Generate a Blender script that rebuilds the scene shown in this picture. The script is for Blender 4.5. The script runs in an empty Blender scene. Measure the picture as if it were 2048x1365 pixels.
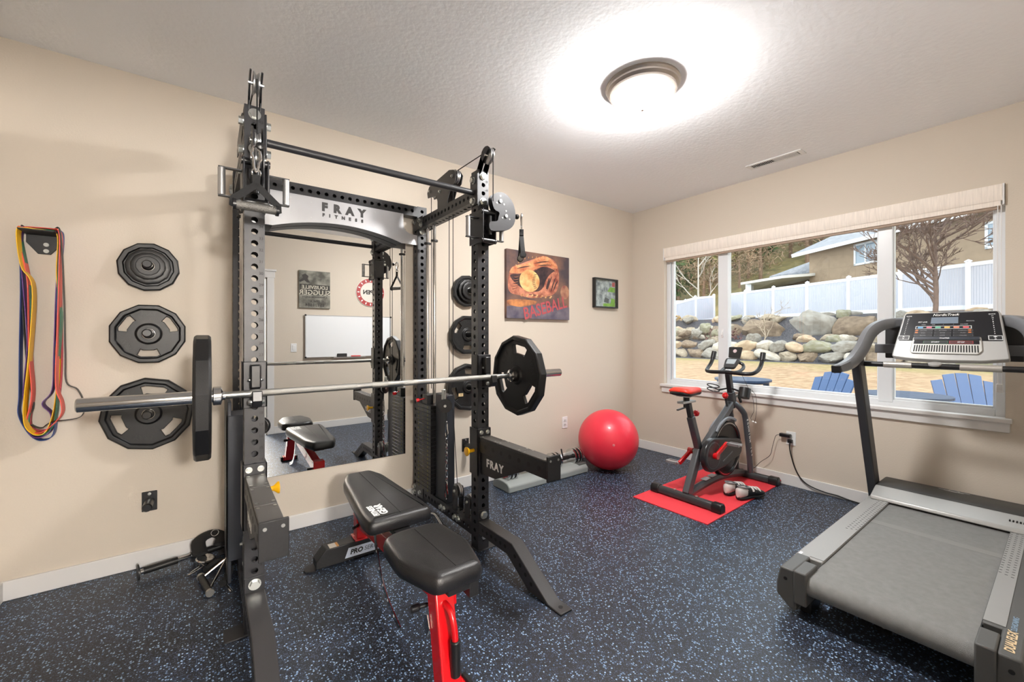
import bpy, bmesh, math, random
from mathutils import Vector, Matrix, Euler
random.seed(7)
S = bpy.context.scene
COL = S.collection
R = math.radians
PI = math.pi

# ---------------------------------------------------------------- camera
cam_d = bpy.data.cameras.new('camera')
cam = bpy.data.objects.new('camera', cam_d)
COL.objects.link(cam)
cam.location = (-4.060, -3.089, 1.284)
cam.rotation_euler = (R(90), 0, -math.atan2(.5948, .8039))
cam_d.sensor_width = 36
cam_d.lens = 36 * 829 / 2048
cam_d.shift_y = -8.5 / 2048
cam_d.clip_start = .02
cam_d.clip_end = 400
S.camera = cam
# ---------------------------------------------------------------- world, sun, daylight, exposure
W = bpy.data.worlds.new('world')
S.world = W
W.use_nodes = True
bg = W.node_tree.nodes['Background']
bg.inputs[0].default_value = (.86, .93, 1, 1)
bg.inputs[1].default_value = 1.75
sun_d = bpy.data.lights.new('sun', 'SUN')
sun_d.energy = 1.0
sun_d.angle = R(12)
sun_d.color = (1, .95, .87)
sun = bpy.data.objects.new('sun', sun_d)
COL.objects.link(sun)
sun.rotation_euler = (R(28), R(-38), 0)
S.view_settings.view_transform = 'Standard'
S.view_settings.look = 'None'
S.view_settings.gamma = 1
S.view_settings.use_curve_mapping = False
S.view_settings.exposure = 0.95

# ---------------------------------------------------------------- materials
def srgb(r, g, b):
    f = lambda c: (c / 255 / 12.92) if c <= 10 else (((c / 255 + .055) / 1.055) ** 2.4)
    return (f(r), f(g), f(b), 1)
MATS = {}
def mat(name, rgb, rough=.5, metal=0, noise=0, nscale=30, bump=0, bscale=200, emit=None, estr=1, coat=0, spec=.5, ncol=None, stretch=None, sss=0):
    if name in MATS: return MATS[name]
    m = bpy.data.materials.new(name); MATS[name] = m
    m.use_nodes = True
    nt = m.node_tree; N = nt.nodes; L = nt.links
    b = N['Principled BSDF']
    c = srgb(*rgb)
    b.inputs['Base Color'].default_value = c
    b.inputs['Roughness'].default_value = rough
    b.inputs['Metallic'].default_value = metal
    b.inputs['Specular IOR Level'].default_value = spec
    if coat: b.inputs['Coat Weight'].default_value = coat
    if emit:
        b.inputs['Emission Color'].default_value = srgb(*emit); b.inputs['Emission Strength'].default_value = estr
    tc = None
    if noise or bump:
        tc = N.new('ShaderNodeTexCoord'); mp = N.new('ShaderNodeMapping')
        L.new(tc.outputs['Object'], mp.inputs[0])
        if stretch: mp.inputs['Scale'].default_value = stretch
    if noise:
        t = N.new('ShaderNodeTexNoise'); t.inputs['Scale'].default_value = nscale; t.inputs['Detail'].default_value = 5
        L.new(mp.outputs[0], t.inputs['Vector'])
        r = N.new('ShaderNodeValToRGB')
        k = srgb(*ncol) if ncol else tuple(v * (1 - noise) for v in c[:3]) + (1,)
        r.color_ramp.elements[0].color = k; r.color_ramp.elements[0].position = .3
        r.color_ramp.elements[1].color = c if ncol else tuple(min(1, v * (1 + noise * .5)) for v in c[:3]) + (1,)
        r.color_ramp.elements[1].position = .7
        L.new(t.outputs[0], r.inputs[0]); L.new(r.outputs[0], b.inputs['Base Color'])
    if bump:
        t2 = N.new('ShaderNodeTexNoise'); t2.inputs['Scale'].default_value = bscale; t2.inputs['Detail'].default_value = 3
        L.new(mp.outputs[0], t2.inputs['Vector'])
        bp = N.new('ShaderNodeBump'); bp.inputs['Strength'].default_value = bump; bp.inputs['Distance'].default_value = .004
        L.new(t2.outputs[0], bp.inputs['Height']); L.new(bp.outputs[0], b.inputs['Normal'])
    return m
def floor_mat():
    m = bpy.data.materials.new('flecked_rubber'); m.use_nodes = True
    nt = m.node_tree; N = nt.nodes; L = nt.links; b = N['Principled BSDF']
    tc = N.new('ShaderNodeTexCoord')
    def layer(scale, thr, rad):
        v = N.new('ShaderNodeTexVoronoi'); v.inputs['Scale'].default_value = scale
        L.new(tc.outputs['Object'], v.inputs['Vector'])
        s = N.new('ShaderNodeSeparateColor'); L.new(v.outputs['Color'], s.inputs[0])
        a = N.new('ShaderNodeMath'); a.operation = 'GREATER_THAN'; a.inputs[1].default_value = thr; L.new(s.outputs[0], a.inputs[0])
        d = N.new('ShaderNodeMath'); d.operation = 'LESS_THAN'; d.inputs[1].default_value = rad; L.new(v.outputs['Distance'], d.inputs[0])
        mu = N.new('ShaderNodeMath'); mu.operation = 'MULTIPLY'; L.new(a.outputs[0], mu.inputs[0]); L.new(d.outputs[0], mu.inputs[1])
        return mu, s
    m1, s1 = layer(112, .66, .40)
    m2, s2 = layer(230, .58, .45)
    r1 = N.new('ShaderNodeValToRGB'); r1.color_ramp.elements[0].color = srgb(84, 114, 152); r1.color_ramp.elements[1].color = srgb(160, 190, 222)
    L.new(s1.outputs[1], r1.inputs[0])
    n = N.new('ShaderNodeTexNoise'); n.inputs['Scale'].default_value = 60; L.new(tc.outputs['Object'], n.inputs['Vector'])
    r0 = N.new('ShaderNodeValToRGB'); r0.color_ramp.elements[0].color = srgb(20, 22, 28); r0.color_ramp.elements[1].color = srgb(36, 40, 50)
    L.new(n.outputs[0], r0.inputs[0])
    x2 = N.new('ShaderNodeMix'); x2.data_type = 'RGBA'; L.new(m2.outputs[0], x2.inputs[0]); L.new(r0.outputs[0], x2.inputs[6]); x2.inputs[7].default_value = srgb(66, 82, 108)
    x1 = N.new('ShaderNodeMix'); x1.data_type = 'RGBA'; L.new(m1.outputs[0], x1.inputs[0]); L.new(x2.outputs[2], x1.inputs[6]); L.new(r1.outputs[0], x1.inputs[7])
    L.new(x1.outputs[2], b.inputs['Base Color'])
    b.inputs['Roughness'].default_value = .42
    t2 = N.new('ShaderNodeTexNoise'); t2.inputs['Scale'].default_value = 350; L.new(tc.outputs['Object'], t2.inputs['Vector'])
    bp = N.new('ShaderNodeBump'); bp.inputs['Strength'].default_value = .25; bp.inputs['Distance'].default_value = .002
    L.new(t2.outputs[0], bp.inputs['Height']); L.new(bp.outputs[0], b.inputs['Normal'])
    return m
def glass_mat():
    m = bpy.data.materials.new('window_glass'); m.use_nodes = True
    nt = m.node_tree; N = nt.nodes; L = nt.links
    for n in list(N):
        if n.type == 'BSDF_PRINCIPLED': N.remove(n)
    out = N['Material Output']
    tr = N.new('ShaderNodeBsdfTransparent'); tr.inputs[0].default_value = (.95, .97, .96, 1)
    gl = N.new('ShaderNodeBsdfGlossy'); gl.inputs['Roughness'].default_value = .01
    mx = N.new('ShaderNodeMixShader'); mx.inputs[0].default_value = .045
    L.new(tr.outputs[0], mx.inputs[1]); L.new(gl.outputs[0], mx.inputs[2]); L.new(mx.outputs[0], out.inputs[0])
    return m
wall_m = mat('tan_wall_paint', (213, 202, 187), .82, bump=.22, bscale=120)
ceil_m = mat('white_knockdown_ceiling', (247, 249, 252), .9, bump=.45, bscale=34)
trim_m = mat('white_trim_paint', (226, 224, 222), .4)
white_m = mat('white_plastic', (232, 232, 232), .35)
vinyl_m = mat('white_vinyl_frame', (226, 229, 232), .3)
black_m = mat('black_powder_coat', (26, 26, 28), .45, noise=.25, nscale=90, bump=.12, bscale=600)
grey_coat = mat('dark_grey_powder_coat', (52, 52, 56), .5, bump=.12, bscale=600)
rubber_m = mat('black_rubber', (18, 18, 19), .42, bump=.1, bscale=300)
plastic_m = mat('black_plastic', (24, 24, 26), .35)
chrome_m = mat('chrome', (205, 205, 205), .13, 1)
steel_m = mat('brushed_steel', (185, 184, 180), .32, 1, noise=.12, nscale=60)
zinc_m = mat('zinc_plated_bolt', (200, 203, 200), .28, 1)
alu_m = mat('satin_aluminium', (190, 190, 190), .42, .85)
red_m = mat('red_gloss_paint', (200, 14, 22), .25, coat=.5)
yellow_m = mat('yellow_plastic', (238, 178, 22), .35)
strap_m = mat('black_webbing', (22, 22, 23), .8, bump=.4, bscale=500)
num_m = mat('print_and_hole_black', (12, 12, 13), .6)
letter_m = mat('white_lettering', (232, 232, 230), .5)
floor_m = floor_mat()
glass_m = glass_mat()
mirror_m = mat('mirror_silver', (236, 238, 238), .0, 1)

# ---------------------------------------------------------------- mesh builder
def V(*a): return Vector(a)
def frame(axis):
    z = Vector(axis).normalized()
    a = Vector((0, 0, 1)) if abs(z.z) < .95 else Vector((1, 0, 0))
    x = a.cross(z).normalized()
    return x, z.cross(x), z
class M:
    def __init__(s): s.v = []; s.f = []
    def add(s, vs, fs, mx=None):
        o = len(s.v)
        s.v += [tuple(mx @ Vector(p)) if mx else tuple(p) for p in vs]
        s.f += [[i + o for i in f] for f in fs]
        return s
    def box(s, a, b, mx=None):
        x0, y0, z0 = a; x1, y1, z1 = b
        return s.add([(x0, y0, z0), (x1, y0, z0), (x1, y1, z0), (x0, y1, z0), (x0, y0, z1), (x1, y0, z1), (x1, y1, z1), (x0, y1, z1)],
                     [(0, 3, 2, 1), (4, 5, 6, 7), (0, 1, 5, 4), (1, 2, 6, 5), (2, 3, 7, 6), (3, 0, 4, 7)], mx)
    def cbox(s, c, sz, mx=None):
        return s.box([c[i] - sz[i] / 2 for i in range(3)], [c[i] + sz[i] / 2 for i in range(3)], mx)
    def bar(s, p0, p1, w, h, up=(0, 0, 1)):
        p0 = Vector(p0); p1 = Vector(p1); d = (p1 - p0).normalized()
        sd = d.cross(Vector(up))
        if sd.length < 1e-4: sd = d.cross(Vector((1, 0, 0)))
        sd.normalize(); u = sd.cross(d)
        vs = []
        for p in (p0, p1):
            for a, b in ((-1, -1), (1, -1), (1, 1), (-1, 1)): vs.append(p + sd * a * w / 2 + u * b * h / 2)
        return s.add(vs, [(3, 2, 1, 0), (4, 5, 6, 7), (0, 1, 5, 4), (1, 2, 6, 5), (2, 3, 7, 6), (3, 0, 4, 7)])
    def cyl(s, p0, p1, r, n=16, r2=None):
        p0 = Vector(p0); p1 = Vector(p1); r2 = r if r2 is None else r2
        x, y, z = frame(p1 - p0); vs = []
        for p, q in ((p0, r), (p1, r2)):
            for i in range(n):
                a = 2 * PI * i / n; vs.append(p + x * q * math.cos(a) + y * q * math.sin(a))
        fs = [(i, (i + 1) % n, n + (i + 1) % n, n + i) for i in range(n)]
        fs += [tuple(range(n))[::-1], tuple(range(n, 2 * n))]
        return s.add(vs, fs)
    def ring(s, c, axis, ro, ri, h, n=24):
        x, y, z = frame(axis); c = Vector(c); vs = []
        for q, dz in ((ro, -h / 2), (ro, h / 2), (ri, h / 2), (ri, -h / 2)):
            for i in range(n):
                a = 2 * PI * i / n; vs.append(c + x * q * math.cos(a) + y * q * math.sin(a) + z * dz)
        fs = []
        for k in range(4):
            for i in range(n):
                j = (i + 1) % n; fs.append((k * n + i, k * n + j, ((k + 1) % 4) * n + j, ((k + 1) % 4) * n + i))
        return s.add(vs, fs)
    def tube(s, pts, r, n=8, closed=False, flat=None):
        pts = [Vector(p) for p in pts]; m = len(pts); vs = []; px = None
        rr = r if isinstance(r, (list, tuple)) else [r] * m
        for i, p in enumerate(pts):
            if closed: d = pts[(i + 1) % m] - pts[i - 1]
            else: d = pts[min(i + 1, m - 1)] - pts[max(i - 1, 0)]
            z = d.normalized()
            if px is None: x, y, z = frame(z)
            else:
                x = px - z * px.dot(z)
                if x.length < 1e-6: x, _, _ = frame(z)
                x.normalize(); y = z.cross(x)
            px = x
            for k in range(n):
                a = 2 * PI * k / n
                if flat: vs.append(p + x * flat[0] * math.cos(a) + y * flat[1] * math.sin(a))
                else: vs.append(p + x * rr[i] * math.cos(a) + y * rr[i] * math.sin(a))
        fs = []
        for i in range(m if closed else m - 1):
            j = (i + 1) % m
            for k in range(n):
                l = (k + 1) % n; fs.append((i * n + k, i * n + l, j * n + l, j * n + k))
        if not closed: fs += [tuple(range(n))[::-1], tuple(range((m - 1) * n, m * n))]
        return s.add(vs, fs)
    def ribbon(s, pts, wdir, w, t):
        # strap: centre line pts, width along wdir, thickness t
        pts = [Vector(p) for p in pts]; m = len(pts); wd = Vector(wdir).normalized(); vs = []
        for i, p in enumerate(pts):
            d = (pts[min(i + 1, m - 1)] - pts[max(i - 1, 0)]).normalized()
            nrm = wd.cross(d).normalized()
            for a, b in ((-1, -1), (1, -1), (1, 1), (-1, 1)): vs.append(p + wd * a * w / 2 + nrm * b * t / 2)
        fs = []
        for i in range(m - 1):
            for k in range(4):
                l = (k + 1) % 4; fs.append((i * 4 + k, i * 4 + l, (i + 1) * 4 + l, (i + 1) * 4 + k))
        fs += [(3, 2, 1, 0), tuple(range(4 * m - 4, 4 * m))]
        return s.add(vs, fs)
    def prism(s, poly, o, ux, uy, t):
        # polygon in plane (o, ux, uy), thickness t along ux x uy, centred
        o = Vector(o); ux = Vector(ux); uy = Vector(uy); nz = ux.cross(uy).normalized(); n = len(poly)
        vs = [o + ux * a + uy * b - nz * t / 2 for a, b in poly] + [o + ux * a + uy * b + nz * t / 2 for a, b in poly]
        fs = [tuple(range(n))[::-1], tuple(range(n, 2 * n))] + [(i, (i + 1) % n, n + (i + 1) % n, n + i) for i in range(n)]
        return s.add(vs, fs)
    def lathe(s, prof, o, axis=(0, 0, 1), n=32):
        x, y, z = frame(axis); o = Vector(o); vs = []
        for r, h in prof:
            for i in range(n):
                a = 2 * PI * i / n; vs.append(o + x * r * math.cos(a) + y * r * math.sin(a) + z * h)
        fs = []
        for k in range(len(prof) - 1):
            for i in range(n):
                j = (i + 1) % n; fs.append((k * n + i, k * n + j, (k + 1) * n + j, (k + 1) * n + i))
        fs += [tuple(range(n))[::-1], tuple(range((len(prof) - 1) * n, len(prof) * n))]
        return s.add(vs, fs)
    def hexbolt(s, c, axis, r=.017, h=.012, wr=.022):
        x, y, z = frame(axis); c = Vector(c)
        s.cyl(c, c + z * .003, wr, 18)
        vs = []
        for q in (.003, h + .003):
            for i in range(6):
                a = 2 * PI * i / 6; vs.append(c + z * q + x * r * math.cos(a) + y * r * math.sin(a))
        return s.add(vs, [(i, (i + 1) % 6, 6 + (i + 1) % 6, 6 + i) for i in range(6)] + [(5, 4, 3, 2, 1, 0), (6, 7, 8, 9, 10, 11)])
    def perf(s, p0, p1, w, h, up, start, pitch, count, r, sides='abcd', t=.005):
        # perforated square tube from p0 to p1; holes on sides a:+side b:-side c:+up d:-up
        p0 = Vector(p0); p1 = Vector(p1); Ln = (p1 - p0).length; d = (p1 - p0).normalized()
        sd = d.cross(Vector(up)).normalized(); u = sd.cross(d)
        for key, nrm, acr, half, off in (('a', sd, u, h / 2, w / 2), ('b', -sd, -u, h / 2, w / 2), ('c', u, -sd, w / 2, h / 2), ('d', -u, sd, w / 2, h / 2)):
            base = p0 + nrm * off
            def P(a, b): return base + d * a + acr * b
            def quad(a0, a1):
                if a1 - a0 > 1e-5: s.add([P(a0, -half), P(a1, -half), P(a1, half), P(a0, half)], [(0, 1, 2, 3)])
            if key not in sides: quad(0, Ln); continue
            a0 = start - pitch / 2; quad(0, a0)
            hx = pitch / 2; hy = half; c = math.atan2(hy, hx)
            an = []
            for k, (lo, hi) in enumerate(((0, c), (c, PI / 2), (PI / 2, PI - c), (PI - c, PI), (PI, PI + c), (PI + c, 1.5 * PI), (1.5 * PI, 2 * PI - c), (2 * PI - c, 2 * PI))):
                an += [lo, (lo + hi) / 2]
            out = []
            for a in an:
                ca, sa = math.cos(a), math.sin(a)
                q = min(hx / abs(ca) if abs(ca) > 1e-6 else 9, hy / abs(sa) if abs(sa) > 1e-6 else 9)
                out.append((ca * q, sa * q))
            n = len(an)
            for i in range(count):
                ct = start + i * pitch
                vs = [P(ct + x, y) for x, y in out] + [P(ct + r * math.cos(a), r * math.sin(a)) for a in an]
                vs += [v - nrm * t for v in vs[n:2 * n]]
                fs = []
                for k in range(n):
                    l = (k + 1) % n
                    fs.append((k, l, n + l, n + k)); fs.append((n + k, n + l, 2 * n + l, 2 * n + k))
                s.add(vs, fs)
            quad(start + (count - .5) * pitch, Ln)
        for p, sg in ((p0, -1), (p1, 1)):
            vs = [p + sd * a * w / 2 + u * b * h / 2 for a, b in ((-1, -1), (1, -1), (1, 1), (-1, 1))]
            s.add(vs, [(0, 1, 2, 3)])
        return s
    def loose(s):
        par = list(range(len(s.v)))
        def fd(a):
            while par[a] != a: par[a] = par[par[a]]; a = par[a]
            return a
        for f in s.f:
            r0 = fd(f[0])
            for i in f[1:]: par[fd(i)] = r0
        g = {}
        for f in s.f: g.setdefault(fd(f[0]), []).append(f)
        out = []
        for fs in g.values():
            ids = sorted({i for f in fs for i in f}); mp = {i: k for k, i in enumerate(ids)}
            m = M(); m.v = [s.v[i] for i in ids]; m.f = [[mp[i] for i in f] for f in fs]; out.append(m)
        return out
    def split(s, name, m, parent=None, **k):
        return [q.build(name, m, parent, **k) for q in s.loose()]
    def build(s, name, m, parent=None, smooth=35, bevel=0, seg=2, sub=0):
        me = bpy.data.meshes.new(name)
        me.from_pydata([tuple(p) for p in s.v], [], [tuple(f) for f in s.f])
        me.validate()
        o = bpy.data.objects.new(name, me); COL.objects.link(o)
        for q in (m if isinstance(m, (list, tuple)) else [m]): me.materials.append(q)
        if smooth:
            me.polygons.foreach_set('use_smooth', [True] * len(me.polygons))
            me.set_sharp_from_angle(angle=R(smooth))
        if bevel:
            b = o.modifiers.new('bevel', 'BEVEL'); b.width = bevel; b.segments = seg; b.limit_method = 'ANGLE'; b.angle_limit = R(40)
        if sub:
            b = o.modifiers.new('sub', 'SUBSURF'); b.levels = b.render_levels = sub
        me.update()
        if parent is not None:
            o.parent = parent
            o.matrix_parent_inverse = INV.get(parent.name, Matrix())
        return o
INV = {}
def tag(o, label=None, cat=None, group=None, kind=None):
    if label: o['label'] = label
    if cat: o['category'] = cat
    if group: o['group'] = group
    if kind: o['kind'] = kind
    return o
def thing(name, label, cat, loc=(0, 0, 0), group=None, kind=None):
    o = bpy.data.objects.new(name, None); COL.objects.link(o); o.empty_display_size = .05
    o.location = loc; INV[o.name] = Matrix.Translation(-Vector(loc))
    return tag(o, label, cat, group, kind)
def copy_tree(o, loc=None, rotz=None, label=None, scale=None):
    c = o.copy(); COL.objects.link(c)
    if loc is not None: c.location = loc
    if rotz is not None: c.rotation_euler[2] = rotz
    if scale is not None: c.scale = (scale,) * 3 if not isinstance(scale, tuple) else scale
    if label: c['label'] = label
    def rec(a, b):
        for ch in a.children:
            d = ch.copy(); COL.objects.link(d); d.parent = b; rec(ch, d)
    rec(o, c)
    return c
TXT = {}
def text_faces(txt, size, bold=0, align='CENTER', space=1, shear=0, ext=.0006):
    key = (txt, size, bold, align, space, shear, ext)
    if key not in TXT:
        cu = bpy.data.curves.new('txt', 'FONT'); cu.body = txt; cu.size = size; cu.align_x = align; cu.align_y = 'CENTER'
        cu.offset = bold; cu.space_character = space; cu.shear = shear; cu.extrude = ext; cu.resolution_u = 3
        ob = bpy.data.objects.new('txt', cu); COL.objects.link(ob)
        dg = bpy.context.evaluated_depsgraph_get(); dg.update()
        me = bpy.data.meshes.new_from_object(ob.evaluated_get(dg))
        TXT[key] = ([tuple(v.co) for v in me.vertices], [tuple(p.vertices) for p in me.polygons])
        bpy.data.objects.remove(ob); bpy.data.curves.remove(cu); bpy.data.meshes.remove(me)
    return TXT[key]
def add_text(m, txt, size, o, ux, uy, **k):
    vs, fs = text_faces(txt, size, **k)
    ux = Vector(ux).normalized(); uy = Vector(uy).normalized(); nz = ux.cross(uy)
    mx = Matrix.Translation(Vector(o)) @ Matrix((ux, uy, nz)).transposed().to_4x4()
    m.add(vs, fs, mx)
def arc(c, ux, uy, r, a0, a1, n):
    c = Vector(c); ux = Vector(ux); uy = Vector(uy)
    return [c + ux * r * math.cos(a0 + (a1 - a0) * i / n) + uy * r * math.sin(a0 + (a1 - a0) * i / n) for i in range(n + 1)]
def smooth_path(pts, n=8, closed=False):
    pts = [Vector(p) for p in pts]; m = len(pts); out = []
    rng = range(m) if closed else range(m - 1)
    for i in rng:
        if closed: a, b, c, d = pts[i - 1], pts[i], pts[(i + 1) % m], pts[(i + 2) % m]
        else: a, b, c, d = pts[max(i - 1, 0)], pts[i], pts[i + 1], pts[min(i + 2, m - 1)]
        for k in range(n):
            t = k / n
            out.append(.5 * ((2 * b) + (c - a) * t + (2 * a - 5 * b + 4 * c - d) * t * t + (3 * b - a - 3 * c + d) * t ** 3))
    if not closed: out.append(pts[-1])
    return out
def noise_val(v, s): 
    from mathutils import noise
    return noise.noise(Vector(v) * s)

# ---------------------------------------------------------------- room shell
XE, YB, H = -4.86, -3.20, 2.74
def struct(name, m, mt, parent=None, **k):
    o = m.build(name, mt, parent, **k)
    if parent is None: o['kind'] = 'structure'
    return o
struct('floor', M().box((-6.2, -5.2, -.1), (0, 0, 0)), floor_m)
struct('ceiling', M().box((-6.2, -5.2, H), (.16, .12, H + .12)), ceil_m)
struct('wall_left', M().box((XE - .12, 0, 0), (.16, .12, H)), wall_m)
OY0, OY1, OZ0, OZ1 = -2.838, -.417, .765, 2.255
w = M()
w.box((0, -5.2, 0), (.16, OY0, H)); w.box((0, OY1, 0), (.16, 0, H))
w.box((0, OY0, 0), (.16, OY1, OZ0)); w.box((0, OY0, OZ1), (.16, OY1, H))
struct('wall_right', w, wall_m)
DX0, DX1, DZ = -4.30, -3.41, 2.06
w = M()
w.box((XE, YB - .12, 0), (DX0, YB, H)); w.box((DX1, YB - .12, 0), (0, YB, H)); w.box((DX0, YB - .12, DZ), (DX1, YB, H))
struct('wall_back', w, wall_m)
struct('wall_end', M().box((XE - .12, YB - .12, 0), (XE, 0, H)), wall_m)
w = M(); w.box((-6.2, -5.2, 0), (0, -5.08, H)); w.box((-6.2, -5.08, 0), (-6.08, YB - .12, H)); w.box((-6.08, YB - .12, 0), (XE - .12, YB, H)); w.box((-2.2, -5.08, 0), (-2.1, YB - .12, H))
struct('wall_hall', w, wall_m)
BH, BT = .095, .014
struct('baseboard_left', M().box((XE, -BT, 0), (0, 0, BH)), trim_m, bevel=.003)
struct('baseboard_right', M().box((-BT, YB, 0), (0, -BT, BH)), trim_m, bevel=.003)
w = M(); w.box((XE, YB, 0), (DX0 - .08, YB + BT, BH)); w.box((DX1 + .08, YB, 0), (-BT, YB + BT, BH))
struct('baseboard_back', w, trim_m, bevel=.003)
struct('baseboard_end', M().box((XE, YB + BT, 0), (XE + BT, -BT, BH)), trim_m, bevel=.003)
# door casing round the open doorway the camera stands in (seen in the mirror)
w = M()
w.box((DX1, YB, 0), (DX1 + .08, YB + .018, DZ)); w.box((DX0 - .08, YB, 0), (DX0, YB + .018, DZ))
w.box((DX0 - .09, YB, DZ), (DX1 + .09, YB + .02, DZ + .085)); w.box((DX0 - .105, YB, DZ + .085), (DX1 + .105, YB + .035, DZ + .11))
w.box((DX0 - .001, YB - .12, 0), (DX0 + .018, YB, DZ)); w.box((DX1 - .018, YB - .12, 0), (DX1, YB, DZ)); w.box((DX0, YB - .12, DZ - .018), (DX1, YB, DZ))
struct('trim_1', w, trim_m, bevel=.003)

# window
win = thing('window_1', 'white vinyl three-pane window over the sill', None, (.05, -1.63, OZ0), kind='structure')
FX0, FX1 = .05, .115
gy = [(-.492, -.985), (-1.09, -2.205), (-2.30, -2.784)]
w = M()
w.box((FX0, OY1 - .045, OZ0), (FX1, OY1, OZ1)); w.box((FX0, OY0, OZ0), (FX1, OY0 + .045, OZ1))
w.box((FX0 + .001, OY0 + .045, OZ0), (FX1 - .001, OY1 - .045, OZ0 + .05)); w.box((FX0 + .001, OY0 + .045, OZ1 - .05), (FX1 - .001, OY1 - .045, OZ1))
w.build('frame', vinyl_m, win, bevel=.004)
for a, b in ((-.992, -1.088), (-2.21, -2.296)):
    M().box((FX0 - .004, b, OZ0 + .03), (FX1 - .004, a, OZ1 - .03)).build('mullion', vinyl_m, win, bevel=.005)
for (a, b) in gy:
    w = M(); t = .022
    w.box((FX0 + .012, a - .002, OZ0 + .045), (FX1 - .01, a + t, OZ1 - .045)); w.box((FX0 + .012, b - t, OZ0 + .045), (FX1 - .01, b + .002, OZ1 - .045))
    w.box((FX0 + .013, b + .002, OZ0 + .046), (FX1 - .011, a - .002, OZ0 + .066)); w.box((FX0 + .013, b + .002, OZ1 - .066), (FX1 - .011, a - .002, OZ1 - .046))
    w.build('sash', vinyl_m, win, bevel=.003)
    M().box((.086, b - .004, OZ0 + .052), (.09, a + .004, OZ1 - .052)).build('pane', glass_m, win)
w = M(); w.box((FX0 - .014, -1.045, 1.28), (FX0 + .002, -1.03, 1.36)); w.cyl((FX0 - .016, -1.037, 1.345), (FX0 - .03, -1.037, 1.30), .006, 8)
w.build('latch', white_m, win, bevel=.003)
M().box((-.04, OY0 - .03, OZ0 - .025), (.06, OY1 + .03, OZ0 + .004)).build('sill', trim_m, win, bevel=.005)
M().box((-.02, OY0 - .02, OZ0 - .085), (0, OY1 + .02, OZ0 - .025)).build('apron', trim_m, win, bevel=.003)

# ---------------------------------------------------------------- power rack with cable stacks
XL, XR, TW = -3.888, -2.714, .076
YF, YR = -.942, -.064                       # upright centre lines, front and rear
ZT = 2.285
def hz(n): return .0508 * n + .014
rack_m = mat('satin_black_frame', (40, 40, 43), .42, bump=.1, bscale=700)
rack = thing('power_rack', 'black perforated steel power rack with cable stacks and silver header plate', 'power rack', ((XL + XR) / 2, -.5, 0))
up0 = None
for x, y in ((XL, YF), (XR, YF), (XL, YR), (XR, YR)):
    if up0 is None:
        up0 = M().perf((0, 0, .006), (0, 0, ZT), TW, TW, (0, 1, 0), hz(1) - .006, .0508, 44, .0133).build('upright', rack_m, rack, smooth=0)
        up0.location = (x, y, 0); o = up0
    else:
        o = up0.copy(); COL.objects.link(o); o.location = (x, y, 0)
    nm = M()
    for n in range(1, 44):
        add_text(nm, str(n), .017, (x + .024, y - TW / 2 - .0004, hz(n) + .0225), (1, 0, 0), (0, 0, 1), bold=.0004, ext=.0003)
    tag(nm.build('hole_number', num_m, rack, smooth=0), kind='stuff')
    sgn = 1 if x == XR else -1
    M().box((x - .045 if sgn > 0 else x - .11, y - .05, 0), (x + .11 if sgn > 0 else x + .045, y + .05, .007)).build('base_plate', rack_m, rack, bevel=.002)
for o in list(COL.objects):
    if o.parent == rack and o.name.startswith('upright'): o.matrix_parent_inverse = INV[rack.name]
# cross members
for x in (XL, XR):
    M().perf((x, YR - TW / 2, 2.143), (x, YF + TW / 2, 2.143), TW, TW, (0, 0, 1), .05, .0508, 15, .0125).build('side_beam', rack_m, rack, smooth=0)
    M().perf((x, YR - TW / 2, .112), (x, YF + TW / 2, .112), TW, TW, (0, 0, 1), .05, .0508, 15, .0125).build('side_beam', rack_m, rack, smooth=0)
M().perf((XL + TW / 2, YR, 2.243), (XR - TW / 2, YR, 2.243), TW, TW, (0, 0, 1), .04, .0508, 21, .0125, sides='ab').build('rear_beam', rack_m, rack, smooth=0)
# header plate with its bent arch flange
hd = []
XA, XB = XL + .04, XR - .042
n = 24
top = [(-3.735, 2.207), (-2.867, 2.207), (-2.867, 2.135)]
cv = [(-2.862, 2.105), (-2.848, 2.082), (-2.825, 2.068), (-2.795, 2.062), (XB, 2.06), (XB, 1.985)]
bot = []
for i in range(n + 1):
    t = i / n; xx = -2.88 + (-3.72 + 2.88) * t
    bot.append((xx, 1.985 + .068 * (1 - (2 * t - 1) ** 2)))
mirx = lambda q: (XL + XR - q[0], q[1])
poly = top[1:] + cv + bot + [mirx(q) for q in reversed(cv)] + [mirx(top[2]), mirx(top[1])]
hp = M().prism(poly, (0, YR - TW / 2 - .004, 0), (1, 0, 0), (0, 0, 1), .004).build('header_plate', mat('silver_sheet', (188, 188, 190), .35, .75, noise=.06, nscale=8), rack)
pts = [(xx, YR - .005, zz) for xx, zz in bot]
fl = M()
for i in range(n):
    (x0, z0), (x1, z1) = bot[i], bot[i + 1]
    fl.add([(x0, YR - TW / 2 - .004, z0), (x1, YR - TW / 2 - .004, z1), (x1, -.012, z1), (x0, -.012, z0), (x0, YR - TW / 2 - .004, z0 + .004), (x1, YR - TW / 2 - .004, z1 + .004), (x1, -.012, z1 + .004), (x0, -.012, z0 + .004)],
           [(0, 3, 2, 1), (4, 5, 6, 7), (0, 1, 5, 4), (2, 3, 7, 6)])
fl.build('arch_flange', black_m, rack)
tx = M()
yh = YR - TW / 2 - .0066
for ch, xx in zip('FRAY', (-3.417, -3.338, -3.254, -3.172)):
    add_text(tx, ch, .072, (xx, yh, 2.152), (1, 0, 0), (0, 0, 1), bold=.0052, ext=.0008)
for ch, xx in zip('FITNESS', (-3.424, -3.385, -3.343, -3.297, -3.254, -3.212, -3.17)):
    add_text(tx, ch, .028, (xx, yh, 2.099), (1, 0, 0), (0, 0, 1), bold=.0022, ext=.0008)
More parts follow.
